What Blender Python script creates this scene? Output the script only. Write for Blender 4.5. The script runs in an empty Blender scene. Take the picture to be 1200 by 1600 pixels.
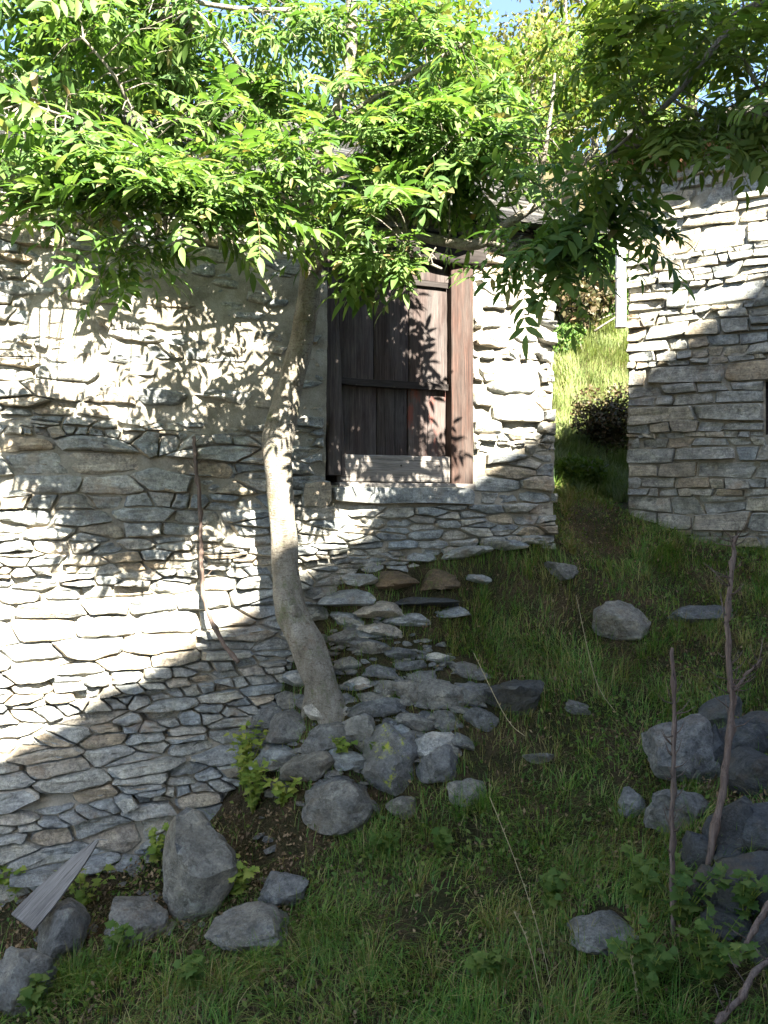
import bpy, bmesh, math, random
import numpy as np
from mathutils import Vector, Matrix, noise as mnoise

# ------------------------------------------------------------------ camera, sky, sun, exposure
scn = bpy.context.scene
COL = scn.collection
F = 1256.0                        # focal length in photo pixels (1200 x 1600)
CAMZ = 1.6
cam = bpy.data.cameras.new('camera'); cam_o = bpy.data.objects.new('camera', cam); COL.objects.link(cam_o)
cam_o.location = (0, 0, CAMZ); cam_o.rotation_euler = (math.radians(90), 0, 0)
cam.lens = 36.0 * F / 1600.0; cam.sensor_width = 36.0; cam.clip_start = 0.05; cam.clip_end = 2000
scn.camera = cam_o

SUN_AZ, SUN_EL = math.radians(22), math.radians(42)      # azimuth from straight behind the camera towards the right
SD = Vector((math.cos(SUN_EL) * math.sin(SUN_AZ), -math.cos(SUN_EL) * math.cos(SUN_AZ), math.sin(SUN_EL)))
w = bpy.data.worlds.new('World'); scn.world = w; w.use_nodes = True
nt = w.node_tree; nt.nodes.clear()
sky = nt.nodes.new('ShaderNodeTexSky'); sky.sky_type = 'NISHITA'; sky.sun_disc = False
sky.sun_elevation = SUN_EL; sky.sun_rotation = math.pi - SUN_AZ; sky.altitude = 900; sky.dust_density = 2.2
bgn = nt.nodes.new('ShaderNodeBackground'); bgn.inputs['Strength'].default_value = 0.05
won = nt.nodes.new('ShaderNodeOutputWorld')
nt.links.new(sky.outputs[0], bgn.inputs[0]); nt.links.new(bgn.outputs[0], won.inputs[0])
sun = bpy.data.lights.new('sun', 'SUN'); sun.energy = 5.0; sun.angle = math.radians(0.55); sun.color = (1.0, 0.93, 0.82)
sun_o = bpy.data.objects.new('sun', sun); COL.objects.link(sun_o)
sun_o.rotation_euler = (-SD).to_track_quat('-Z', 'Y').to_euler(); sun_o.location = (3, -6, 12)
vs = scn.view_settings
vs.view_transform = 'Standard'; vs.look = 'None'; vs.exposure = 3.55; vs.gamma = 1.0; vs.use_curve_mapping = False
scn.cycles.max_bounces = 6; scn.cycles.transparent_max_bounces = 4

random.seed(7); RNG = np.random.default_rng(7)
R = random.uniform

# ------------------------------------------------------------------ helpers
def P(px, py, Y): return Vector(((px - 600) / F * Y, Y, CAMZ + (800 - py) / F * Y))
def fr(u):                       # smooth 1-d noise -1..1
    return mnoise.noise(Vector((u, 3.7, 9.1)))
def n3(x, y, z): return mnoise.noise(Vector((x, y, z)))

def link(name, me, mat=None, parent=None):
    o = bpy.data.objects.new(name, me); COL.objects.link(o)
    if mat is not None and me is not None and len(me.materials) == 0: me.materials.append(mat)
    if parent is not None: o.parent = parent
    return o
def empty(name, loc=(0, 0, 0), parent=None):
    o = bpy.data.objects.new(name, None); COL.objects.link(o); o.location = loc; o.empty_display_size = .1
    if parent is not None: o.parent = parent
    return o
def tag(o, label=None, cat=None, group=None, kind=None):
    if label: o['label'] = label
    if cat: o['category'] = cat
    if group: o['group'] = group
    if kind: o['kind'] = kind
    return o
def mesh(verts, faces, smooth=True, sharp=None):
    me = bpy.data.meshes.new('m'); me.from_pydata([tuple(v) for v in verts], [], faces); me.update()
    if smooth: me.polygons.foreach_set('use_smooth', [True] * len(me.polygons))
    if sharp: me.set_sharp_from_angle(angle=math.radians(sharp))
    return me
def mesh_np(V, loops, start, smooth=True):
    me = bpy.data.meshes.new('m')
    me.vertices.add(len(V)); me.vertices.foreach_set('co', np.asarray(V, np.float32).ravel())
    me.loops.add(len(loops)); me.loops.foreach_set('vertex_index', np.asarray(loops, np.int32))
    me.polygons.add(len(start)); me.polygons.foreach_set('loop_start', np.asarray(start, np.int32))
    me.update(calc_edges=True)
    if smooth: me.polygons.foreach_set('use_smooth', np.ones(len(start), bool))
    me.validate(); return me
class Acc:                       # collects pieces for one mesh
    def __init__(s): s.v = []; s.f = []
    def add(s, v, f):
        n = len(s.v); s.v.extend(v); s.f.extend([tuple(i + n for i in q) for q in f])
    def build(s, name, mat, parent=None, smooth=True, sharp=None):
        return link(name, mesh(s.v, s.f, smooth, sharp), mat, parent)

def tube_data(pts, radii, seg=8, rough=0.0, cap=True, freq=9.0):
    pts = [Vector(p) for p in pts]; v = []; f = []; n = len(pts)
    t = (pts[1] - pts[0]).normalized(); up = Vector((0, 0, 1)) if abs(t.z) < .9 else Vector((1, 0, 0))
    a = t.cross(up).normalized()
    for i, p in enumerate(pts):
        t = (pts[min(i + 1, n - 1)] - pts[max(i - 1, 0)])
        t = t.normalized() if t.length > 1e-9 else Vector((0, 0, 1))
        a = (a - t * a.dot(t)).normalized(); b = t.cross(a)
        for k in range(seg):
            th = 2 * math.pi * k / seg; d = a * math.cos(th) + b * math.sin(th); r = radii[i]
            if rough: r *= 1 + rough * n3(*(p * freq + d * 1.7))
            v.append(p + d * r)
    for i in range(n - 1):
        for k in range(seg):
            f.append((i * seg + k, i * seg + (k + 1) % seg, (i + 1) * seg + (k + 1) % seg, (i + 1) * seg + k))
    if cap:
        f.append(tuple(range(seg))[::-1]); f.append(tuple((n - 1) * seg + k for k in range(seg)))
    return v, f
def spline(pts, radii, sub=6):   # Catmull-Rom through points
    pts = [Vector(p) for p in pts]; o = []; r = []
    for i in range(len(pts) - 1):
        p0, p1, p2, p3 = pts[max(i - 1, 0)], pts[i], pts[i + 1], pts[min(i + 2, len(pts) - 1)]
        for k in range(sub):
            t = k / sub
            o.append(.5 * ((2 * p1) + (p2 - p0) * t + (2 * p0 - 5 * p1 + 4 * p2 - p3) * t * t + (3 * p1 - p0 - 3 * p2 + p3) * t ** 3))
            r.append(radii[i] * (1 - t) + radii[i + 1] * t)
    o.append(pts[-1]); r.append(radii[-1]); return o, r
def box_data(x0, x1, y0, y1, z0, z1):
    v = [Vector(c) for c in ((x0, y0, z0), (x1, y0, z0), (x1, y1, z0), (x0, y1, z0), (x0, y0, z1), (x1, y0, z1), (x1, y1, z1), (x0, y1, z1))]
    return v, [(0, 3, 2, 1), (4, 5, 6, 7), (0, 1, 5, 4), (1, 2, 6, 5), (2, 3, 7, 6), (3, 0, 4, 7)]

# ------------------------------------------------------------------ materials
def mat(name):
    m = bpy.data.materials.new(name); m.use_nodes = True; t = m.node_tree; t.nodes.clear()
    out = t.nodes.new('ShaderNodeOutputMaterial'); return m, t, out
def N(t, typ, **kw):
    n = t.nodes.new(typ)
    for k, v in kw.items():
        if k in n.inputs.keys(): n.inputs[k].default_value = v
        else: setattr(n, k, v)
    return n
def ramp(t, stops, interp='LINEAR'):
    n = t.nodes.new('ShaderNodeValToRGB'); n.color_ramp.interpolation = interp
    e = n.color_ramp.elements
    while len(e) < len(stops): e.new(.5)
    for el, (p, c) in zip(e, stops): el.position = p; el.color = (*c, 1)
    return n
def mixc(t, fac, a, b, blend='MIX'):
    n = t.nodes.new('ShaderNodeMix'); n.data_type = 'RGBA'; n.blend_type = blend
    for s, v in ((0, fac), (6, a), (7, b)):
        if hasattr(v, 'is_output'): t.links.new(v, n.inputs[s])
        elif isinstance(v, (int, float)): n.inputs[s].default_value = v
        else: n.inputs[s].default_value = (*v, 1)
    return n.outputs[2]
def island_random(t):
    oi = t.nodes.new('ShaderNodeObjectInfo'); ge = t.nodes.new('ShaderNodeNewGeometry')
    a = N(t, 'ShaderNodeMath', operation='ADD'); t.links.new(oi.outputs['Random'], a.inputs[0]); t.links.new(ge.outputs['Random Per Island'], a.inputs[1])
    fr_ = N(t, 'ShaderNodeMath', operation='FRACT'); t.links.new(a.outputs[0], fr_.inputs[0]); return fr_.outputs[0], ge
def noise_tex(t, vec, scale, detail=6, rough=.6, dist=0.0):
    n = N(t, 'ShaderNodeTexNoise'); n.inputs['Scale'].default_value = scale; n.inputs['Detail'].default_value = detail
    n.inputs['Roughness'].default_value = rough; n.inputs['Distortion'].default_value = dist
    if vec is not None: t.links.new(vec, n.inputs['Vector'])
    return n
def scaled(t, vec, s, rot=(0, 0, 0)):
    m = N(t, 'ShaderNodeMapping'); m.inputs['Scale'].default_value = s; m.inputs['Rotation'].default_value = rot
    t.links.new(vec, m.inputs['Vector']); return m.outputs[0]

def stone_mat(name, stops, lichen=(.30, .30, .20), lichen_amt=.35, layers=1.0, bump=.5, dark=.5, rust_amt=.55):
    m, t, out = mat(name); L = t.links
    rnd, ge = island_random(t); pos = ge.outputs['Position']
    base = ramp(t, stops); L.new(rnd, base.inputs[0])
    # every stone gets its own cut of the pattern
    cmb = N(t, 'ShaderNodeCombineXYZ'); ml = N(t, 'ShaderNodeMath', operation='MULTIPLY'); ml.inputs[1].default_value = 23.0; L.new(rnd, ml.inputs[0])
    for k in range(3): L.new(ml.outputs[0], cmb.inputs[k])
    ov = N(t, 'ShaderNodeVectorMath', operation='ADD'); L.new(pos, ov.inputs[0]); L.new(cmb.outputs[0], ov.inputs[1]); op = ov.outputs[0]
    big = noise_tex(t, op, 8, 7, .68, .3); fine = noise_tex(t, op, 75, 7, .75); mid = noise_tex(t, op, 24, 6, .7, .5)
    lay = noise_tex(t, scaled(t, op, (9, 9, 70) if layers >= 1 else (16, 16, 30), (.16, .1, 0)), 1.0, 6, .65, .6)
    c = mixc(t, .85, base.outputs[0], ramp_of(t, big.outputs[0], [(.28, (dark, dark, dark * 1.03)), (.5, (1, 1, 1)), (.72, (1.45, 1.4, 1.28))]), 'MULTIPLY')
    c = mixc(t, .5 * layers, c, ramp_of(t, lay.outputs[0], [(.3, (.45, .45, .48)), (.7, (1.5, 1.48, 1.4))]), 'MULTIPLY')
    c = mixc(t, .8, c, ramp_of(t, mid.outputs[0], [(.33, (.5, .5, .5)), (.5, (1, 1, 1)), (.7, (1.4, 1.38, 1.33))]), 'MULTIPLY')
    c = mixc(t, .7, c, ramp_of(t, fine.outputs[0], [(.3, (.45, .45, .45)), (.7, (1.5, 1.5, 1.48))]), 'MULTIPLY')
    cr = N(t, 'ShaderNodeTexVoronoi'); cr.feature = 'DISTANCE_TO_EDGE'; cr.inputs['Scale'].default_value = 5.5; wp = noise_tex(t, op, 6, 6, .7); wv = N(t, 'ShaderNodeVectorMath', operation='MULTIPLY_ADD'); wv.inputs[1].default_value = (.5, .5, .5); L.new(wp.outputs['Color'], wv.inputs[0]); L.new(op, wv.inputs[2]); L.new(wv.outputs[0], cr.inputs['Vector'])
    c = mixc(t, ramp_of(t, cr.outputs['Distance'], [(.0, (.6, .6, .6)), (.035, (0, 0, 0))]), c, (.05, .047, .04))
    st = noise_tex(t, pos, 2.2, 6, .7); c = mixc(t, ramp_of(t, st.outputs[0], [(.5, (0, 0, 0)), (.66, (.5,) * 3)]), c, (.11, .10, .075))
    ln = noise_tex(t, pos, 11, 9, .8, .2)
    c = mixc(t, ramp_of(t, ln.outputs[0], [(.55, (0, 0, 0)), (.64, (lichen_amt,) * 3)]), c, lichen)
    rust = noise_tex(t, pos, 3.1, 6, .7)
    c = mixc(t, ramp_of(t, rust.outputs[0], [(.56, (0, 0, 0)), (.70, (rust_amt,) * 3)]), c, (.25, .16, .08))
    moss = noise_tex(t, pos, 4.3, 8, .75)
    c = mixc(t, ramp_of(t, moss.outputs[0], [(.60, (0, 0, 0)), (.70, (.45,) * 3)]), c, (.085, .095, .045))
    b = N(t, 'ShaderNodeBsdfPrincipled'); b.inputs['Roughness'].default_value = .88; b.inputs['Specular IOR Level'].default_value = .2
    L.new(c, b.inputs['Base Color'])
    ad = N(t, 'ShaderNodeMath', operation='ADD'); L.new(lay.outputs[0], ad.inputs[0]); L.new(fine.outputs[0], ad.inputs[1])
    ad2 = N(t, 'ShaderNodeMath', operation='ADD'); L.new(ad.outputs[0], ad2.inputs[0]); L.new(mid.outputs[0], ad2.inputs[1])
    bp = N(t, 'ShaderNodeBump'); bp.inputs['Strength'].default_value = bump; bp.inputs['Distance'].default_value = .025
    L.new(ad2.outputs[0], bp.inputs['Height']); L.new(bp.outputs[0], b.inputs['Normal'])
    L.new(b.outputs[0], out.inputs[0]); return m
def ramp_of(t, sock, stops):
    r = ramp(t, stops); t.links.new(sock, r.inputs[0]); return r.outputs[0]

M = {}
M['stone'] = stone_mat('schist', [(0, (.20, .222, .23)), (.2, (.29, .30, .29)), (.4, (.36, .35, .30)), (.55, (.235, .26, .268)), (.7, (.40, .38, .33)), (.85, (.32, .265, .19)), (1, (.26, .28, .28))])
M['stone_right'] = stone_mat('pale_schist', [(0, (.26, .275, .265)), (.25, (.34, .34, .30)), (.45, (.24, .265, .265)), (.65, (.38, .36, .29)), (.85, (.33, .28, .20)), (1, (.29, .30, .28))])
M['rock'] = stone_mat('boulder_rock', [(0, (.14, .147, .15)), (.4, (.195, .197, .188)), (.75, (.25, .235, .195)), (1, (.165, .175, .178))], lichen=(.36, .37, .31), lichen_amt=.6, layers=.5, rust_amt=.3, bump=.9, dark=.38)
M['rock_lichen'] = stone_mat('lichened_rock', [(0, (.2, .205, .2)), (1, (.26, .255, .24))], lichen=(.36, .39, .05), lichen_amt=1.0, layers=.5, rust_amt=.3, bump=.8)
M['rock_mossy'] = stone_mat('mossy_brown_rock', [(0, (.14, .10, .06)), (1, (.18, .13, .08))], lichen=(.10, .13, .03), lichen_amt=.8, layers=.5, rust_amt=.3, bump=.8)
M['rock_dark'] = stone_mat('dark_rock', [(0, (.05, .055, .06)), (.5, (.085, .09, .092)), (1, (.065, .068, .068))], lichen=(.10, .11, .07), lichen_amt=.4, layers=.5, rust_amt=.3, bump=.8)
M['slab'] = stone_mat('roof_slab_stone', [(0, (.035, .038, .042)), (.5, (.06, .06, .06)), (1, (.045, .047, .05))], lichen=(.13, .125, .08))  # tones lowered to stand in for the tree crown's shade on the slabs

def mortar_mat():
    m, t, out = mat('lime_mortar'); L = t.links; ge = t.nodes.new('ShaderNodeNewGeometry'); pos = ge.outputs['Position']
    a = noise_tex(t, pos, 5, 8, .7); f = noise_tex(t, pos, 120, 4, .7)
    c = ramp_of(t, a.outputs[0], [(.3, (.13, .12, .09)), (.48, (.27, .25, .20)), (.7, (.42, .40, .34))])
    c = mixc(t, .5, c, ramp_of(t, f.outputs[0], [(.3, (.6, .58, .55)), (.7, (1.3, 1.3, 1.28))]), 'MULTIPLY')
    b = N(t, 'ShaderNodeBsdfPrincipled'); b.inputs['Roughness'].default_value = .95; b.inputs['Specular IOR Level'].default_value = .1
    L.new(c, b.inputs['Base Color']); bp = N(t, 'ShaderNodeBump'); bp.inputs['Strength'].default_value = .6; bp.inputs['Distance'].default_value = .015
    L.new(f.outputs[0], bp.inputs['Height']); L.new(bp.outputs[0], b.inputs['Normal']); L.new(b.outputs[0], out.inputs[0]); return m
M['mortar'] = mortar_mat()

def wood_mat(name, stops, grey=(.27, .25, .22), grey_amt=.5, axis='Z', bump=.6, stain=None):
    m, t, out = mat(name); L = t.links
    rnd, ge = island_random(t); tc = t.nodes.new('ShaderNodeTexCoord'); pos = tc.outputs['Object']
    off = N(t, 'ShaderNodeVectorMath', operation='ADD'); cmb = N(t, 'ShaderNodeCombineXYZ'); sc_ = N(t, 'ShaderNodeMath', operation='MULTIPLY'); sc_.inputs[1].default_value = 37
    L.new(rnd, sc_.inputs[0]); L.new(sc_.outputs[0], cmb.inputs[0]); L.new(sc_.outputs[0], cmb.inputs[2]); L.new(pos, off.inputs[0]); L.new(cmb.outputs[0], off.inputs[1])
    s = {'Z': (60, 60, 2.2), 'X': (2.2, 60, 60)}[axis]; s2 = {'Z': (9, 9, 2.5), 'X': (2.5, 9, 9)}[axis]
    g = noise_tex(t, scaled(t, off.outputs[0], s), 1.0, 5, .6, .25); bl = noise_tex(t, scaled(t, off.outputs[0], s2), 1.0, 5, .6)
    c = ramp_of(t, g.outputs[0], stops)
    c = mixc(t, ramp_of(t, bl.outputs[0], [(.4, (0, 0, 0)), (.65, (grey_amt,) * 3)]), c, grey)
    c = mixc(t, .5, c, ramp_of(t, rnd, [(0, (.7, .7, .7)), (1, (1.3, 1.25, 1.2))]), 'MULTIPLY')
    ck = noise_tex(t, scaled(t, off.outputs[0], {'Z': (95, 95, 1.6), 'X': (1.6, 95, 95)}[axis]), 1.0, 3, .6, .6); fg = noise_tex(t, scaled(t, off.outputs[0], {'Z': (260, 260, 9), 'X': (9, 260, 260)}[axis]), 1.0, 4, .7)
    c = mixc(t, .8, c, ramp_of(t, fg.outputs[0], [(.3, (.5, .5, .5)), (.7, (1.5, 1.5, 1.5))]), 'MULTIPLY')
    c = mixc(t, ramp_of(t, ck.outputs[0], [(.60, (0, 0, 0)), (.68, (.85,) * 3)]), c, (.008, .006, .005))
    if stain:
        n2 = noise_tex(t, scaled(t, off.outputs[0], {'Z': (14, 14, 5), 'X': (5, 14, 14)}[axis]), 1.0, 4, .6)
        c = mixc(t, ramp_of(t, n2.outputs[0], [(.52, (0, 0, 0)), (.64, (.8,) * 3)]), c, stain)
    b = N(t, 'ShaderNodeBsdfPrincipled'); b.inputs['Roughness'].default_value = .8; b.inputs['Specular IOR Level'].default_value = .25
    L.new(c, b.inputs['Base Color']); bp = N(t, 'ShaderNodeBump'); bp.inputs['Strength'].default_value = bump; bp.inputs['Distance'].default_value = .006
    L.new(g.outputs[0], bp.inputs['Height']); L.new(bp.outputs[0], b.inputs['Normal']); L.new(b.outputs[0], out.inputs[0]); return m
M['plank'] = wood_mat('weathered_door_wood', [(.25, (.012, .009, .008)), (.5, (.036, .026, .023)), (.75, (.075, .058, .052))], grey=(.08, .074, .07), grey_amt=.6, stain=None)
M['plank_red'] = wood_mat('red_stained_door_wood', [(.25, (.03, .02, .018)), (.5, (.06, .045, .04)), (.75, (.10, .08, .072))], grey=(.10, .094, .09), grey_amt=.6, stain=(.16, .045, .03))
M['post'] = wood_mat('reddish_larch', [(.25, (.010, .006, .005)), (.42, (.026, .014, .010)), (.6, (.048, .025, .018)), (.78, (.08, .045, .034))], grey=(.055, .046, .04), grey_amt=.6)
M['dark_wood'] = wood_mat('dark_old_beam', [(.25, (.008, .006, .005)), (.5, (.02, .016, .014)), (.75, (.04, .033, .029))], grey=(.035, .032, .03), axis='X')
M['grey_board'] = wood_mat('silver_grey_board', [(.25, (.07, .065, .058)), (.5, (.15, .14, .128)), (.75, (.23, .22, .20))], grey=(.26, .25, .23), axis='X')
M['sapling'] = wood_mat('dry_stem_wood', [(.25, (.06, .042, .034)), (.5, (.12, .085, .068)), (.75, (.19, .145, .12))], grey=(.13, .105, .085))
M['brown_wood'] = wood_mat('brown_fascia_wood', [(.25, (.12, .06, .035)), (.5, (.24, .12, .07)), (.75, (.32, .17, .10))], grey=(.25, .18, .13), axis='X')

def bark_mat():
    m, t, out = mat('ash_bark'); L = t.links; ge = t.nodes.new('ShaderNodeNewGeometry'); pos = ge.outputs['Position']
    a = noise_tex(t, scaled(t, pos, (16, 16, 6)), 1.0, 7, .7, .4); f = noise_tex(t, scaled(t, pos, (34, 34, 95)), 1.0, 6, .7, .5); sp = noise_tex(t, pos, 8, 8, .78); sc_ = noise_tex(t, pos, 3.2, 6, .7); g = noise_tex(t, pos, 130, 5, .75)
    c = ramp_of(t, a.outputs[0], [(.3, (.12, .105, .08)), (.5, (.225, .205, .165)), (.7, (.33, .31, .26))])
    c = mixc(t, ramp_of(t, sp.outputs[0], [(.54, (0, 0, 0)), (.62, (.6,) * 3)]), c, (.12, .14, .065))
    c = mixc(t, ramp_of(t, f.outputs[0], [(.54, (0, 0, 0)), (.66, (.75,) * 3)]), c, (.07, .05, .035))
    c = mixc(t, ramp_of(t, sc_.outputs[0], [(.58, (0, 0, 0)), (.68, (.6,) * 3)]), c, (.14, .085, .05))
    c = mixc(t, .7, c, ramp_of(t, g.outputs[0], [(.3, (.5, .5, .5)), (.7, (1.45, 1.45, 1.45))]), 'MULTIPLY')
    b = N(t, 'ShaderNodeBsdfPrincipled'); b.inputs['Roughness'].default_value = .88; b.inputs['Specular IOR Level'].default_value = .15
    L.new(c, b.inputs['Base Color']); bp = N(t, 'ShaderNodeBump'); bp.inputs['Strength'].default_value = .9; bp.inputs['Distance'].default_value = .02
    ad = N(t, 'ShaderNodeMath', operation='ADD'); L.new(a.outputs[0], ad.inputs[0]); L.new(f.outputs[0], ad.inputs[1])
    L.new(ad.outputs[0], bp.inputs['Height']); L.new(bp.outputs[0], b.inputs['Normal']); L.new(b.outputs[0], out.inputs[0]); return m
M['bark'] = bark_mat()

def leaf_mat(name, stops, trans=.46, tint=(1.1, 1.18, .55), rough=.55, spec=.25):
    m, t, out = mat(name); L = t.links; rnd, ge = island_random(t)
    c = ramp_of(t, rnd, stops); nz = noise_tex(t, ge.outputs['Position'], 3, 3, .5)
    c = mixc(t, .6, c, ramp_of(t, nz.outputs[0], [(.3, (.7, .75, .7)), (.7, (1.3, 1.22, 1.1))]), 'MULTIPLY')
    b = N(t, 'ShaderNodeBsdfPrincipled'); b.inputs['Roughness'].default_value = rough; b.inputs['Specular IOR Level'].default_value = spec
    L.new(c, b.inputs['Base Color'])
    tr = N(t, 'ShaderNodeBsdfTranslucent'); L.new(mixc(t, 1.0, c, tint, 'MULTIPLY'), tr.inputs[0])
    mx = N(t, 'ShaderNodeMixShader'); mx.inputs[0].default_value = trans
    L.new(b.outputs[0], mx.inputs[1]); L.new(tr.outputs[0], mx.inputs[2]); L.new(mx.outputs[0], out.inputs[0]); return m
M['ash_leaf'] = leaf_mat('ash_leaf', [(0, (.05, .105, .03)), (.3, (.075, .145, .034)), (.6, (.105, .18, .045)), (.93, (.14, .205, .07)), (.985, (.20, .22, .10)), (1, (.24, .18, .08))])
M['ash_leaf_dark'] = leaf_mat('deep_green_leaf', [(0, (.07, .12, .024)), (.5, (.10, .155, .03)), (1, (.135, .175, .04))])
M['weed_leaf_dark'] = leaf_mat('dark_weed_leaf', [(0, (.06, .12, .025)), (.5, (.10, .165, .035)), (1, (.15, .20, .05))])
M['weed_leaf'] = leaf_mat('weed_leaf', [(0, (.15, .23, .045)), (.5, (.24, .31, .06)), (1, (.34, .36, .09))])
M['back_leaf'] = leaf_mat('hillside_leaf', [(0, (.06, .12, .025)), (.4, (.10, .17, .03)), (.8, (.15, .18, .045)), (1, (.19, .17, .06))])
M['back_leaf_gold'] = leaf_mat('golden_hillside_leaf', [(0, (.10, .13, .04)), (.5, (.16, .165, .06)), (1, (.22, .20, .10))])
M['grass'] = leaf_mat('grass_blade', [(0, (.045, .125, .018)), (.35, (.09, .20, .03)), (.7, (.155, .25, .045)), (.88, (.24, .26, .07)), (1, (.36, .30, .14))], trans=.3, rough=.5, spec=.3)
M['grass_yellow'] = leaf_mat('yellowing_grass_blade', [(0, (.11, .14, .028)), (.5, (.18, .18, .045)), (.8, (.27, .22, .08)), (1, (.38, .30, .15))], trans=.25, rough=.55, spec=.2)
M['bank_grass'] = leaf_mat('bank_grass_blade', [(0, (.10, .15, .04)), (.5, (.145, .185, .06)), (1, (.20, .21, .09))], trans=.3, rough=.55, spec=.2)
M['cover_leaf'] = leaf_mat('ground_cover_leaf', [(0, (.06, .12, .025)), (.5, (.11, .18, .035)), (1, (.19, .22, .06))])
M['litter'] = leaf_mat('dead_leaf', [(0, (.09, .06, .035)), (.5, (.17, .115, .065)), (1, (.25, .18, .10))], trans=.1, tint=(1, .8, .5))
M['bush_brown'] = leaf_mat('withered_and_shade_leaf', [(0, (.04, .05, .02)), (.6, (.075, .06, .03)), (1, (.11, .075, .045))], trans=.2)  # brown of the withered bush, also painted shade under the bank-top bush
M['thatch'] = leaf_mat('dead_thatch', [(0, (.10, .08, .04)), (.5, (.17, .135, .07)), (1, (.27, .22, .12))], trans=.15, tint=(1, .9, .6))
M['straw'] = leaf_mat('dry_grass_stalk', [(0, (.27, .22, .12)), (1, (.38, .32, .19))], trans=.1, tint=(1, .9, .6))

def soil_mat():
    m, t, out = mat('soil'); L = t.links; ge = t.nodes.new('ShaderNodeNewGeometry'); pos = ge.outputs['Position']
    a = noise_tex(t, pos, 3.5, 9, .75); f = noise_tex(t, pos, 85, 8, .8)
    c = ramp_of(t, a.outputs[0], [(.3, (.025, .034, .012)), (.48, (.05, .045, .022)), (.6, (.085, .062, .036)), (.75, (.13, .10, .062))])
    c = mixc(t, .95, c, ramp_of(t, f.outputs[0], [(.35, (.25, .25, .25)), (.65, (1.9, 1.85, 1.75))]), 'MULTIPLY')
    b = N(t, 'ShaderNodeBsdfPrincipled'); b.inputs['Roughness'].default_value = .95; b.inputs['Specular IOR Level'].default_value = .1
    L.new(c, b.inputs['Base Color']); bp = N(t, 'ShaderNodeBump'); bp.inputs['Strength'].default_value = 1.0; bp.inputs['Distance'].default_value = .03
    L.new(f.outputs[0], bp.inputs['Height']); L.new(bp.outputs[0], b.inputs['Normal']); L.new(b.outputs[0], out.inputs[0]); return m
M['soil'] = soil_mat()
def plain(name, col, rough=.6, metal=0.0, var=.3):
    m, t, out = mat(name); L = t.links; ge = t.nodes.new('ShaderNodeNewGeometry'); a = noise_tex(t, ge.outputs['Position'], 14, 6, .65)
    c = mixc(t, var, col, ramp_of(t, a.outputs[0], [(.3, (.4, .4, .4)), (.7, (1.4, 1.4, 1.4))]), 'MULTIPLY')
    b = N(t, 'ShaderNodeBsdfPrincipled'); b.inputs['Roughness'].default_value = rough; b.inputs['Metallic'].default_value = metal
    L.new(c, b.inputs['Base Color']); L.new(b.outputs[0], out.inputs[0]); return m
M['white_pipe'] = plain('white_painted_pipe', (.72, .71, .68), .45, 0, .15)
M['rust'] = plain('rusty_sheet', (.26, .13, .07), .7, 0, .5)
M['iron'] = plain('old_iron', (.05, .04, .035), .6, .4, .4)
M['dark_glass'] = plain('dark_window_glass', (.02, .02, .025), .15, 0, .1)
M['house_plaster'] = plain('house_plaster', (.42, .39, .33), .9, 0, .3)

# ------------------------------------------------------------------ ground
CTRL = [  # px, py, depth
 (0,1600,3.3),(300,1600,3.15),(600,1600,3.0),(900,1600,2.85),(1200,1600,2.7),
 (0,1470,3.95),(150,1480,3.8),(300,1500,3.62),(450,1480,3.55),(600,1400,3.75),(800,1450,3.35),(1000,1450,3.1),(1150,1480,2.9),
 (100,1340,4.55),(0,1390,4.4),(250,1300,4.75),(350,1240,4.85),(300,1400,4.1),(450,1340,4.15),(530,1310,4.2),(600,1250,4.4),(420,1190,4.75),
 (700,1220,4.3),(800,1200,4.35),(900,1300,3.9),(1000,1250,3.95),(1050,1330,3.5),(1150,1300,3.3),
 (500,1110,4.7),(600,1060,4.8),(700,1050,4.85),(560,960,5.1),(640,930,5.3),(740,865,5.6),(560,905,5.25),
 (800,1080,4.75),(900,1100,4.7),(900,950,5.55),(800,960,5.4),(900,850,6.35),(840,840,5.85),(1000,1000,5.25),(1000,880,6.2),(1100,1130,4.45),(1150,1010,5.1),(1200,870,6.3),(1100,850,6.6),
 (975,805,6.95),(920,785,8.0),(870,765,7.6),(960,780,8.3),(925,742,9.5),(860,735,9.4),(925,640,11.0),(925,520,12.4),(925,455,13.6),(800,500,12.5),(1050,520,12.5)]
cp = [P(*c) for c in CTRL]
cp += [Vector(c) for c in ((0,0,-.05),(-2,0,-.2),(2,0,.1),(0,-2.4,0),(-4,3,-.75),(-4.5,4.6,-.8),(-5,0,-.6),(5,0,.5),(5,3,.8),(4.5,5.5,1.5),(5,-2.4,.4),(-5,-2.4,-.4),(-4,8,1.2),(0,9,1.9),(7,9,2.3),(-4,12,3.5),(0,13,4.6),(7,13,5.0),(2.5,2.6,.15))]
CX = np.array([[c.x, c.y] for c in cp]); CZ = np.array([c.z for c in cp])
def _phi(d2): return np.where(d2 > 1e-12, .5 * d2 * np.log(np.maximum(d2, 1e-12)), 0)
_n = len(CX); _K = _phi(((CX[:, None] - CX[None]) ** 2).sum(-1)) + np.eye(_n) * .02
_Pm = np.c_[np.ones(_n), CX]; _A = np.zeros((_n + 3, _n + 3)); _A[:_n, :_n] = _K; _A[:_n, _n:] = _Pm; _A[_n:, :_n] = _Pm.T
_W = np.linalg.solve(_A, np.r_[CZ, 0, 0, 0])
def hill(x, y): return np.where(y > 13, 5.2 + (y - 13) * .42 - np.maximum(y - 70, 0) * .3, np.where(y < -2.5, -.05 + (y + 2.5) * .02, 0)) + .0 * x
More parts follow.
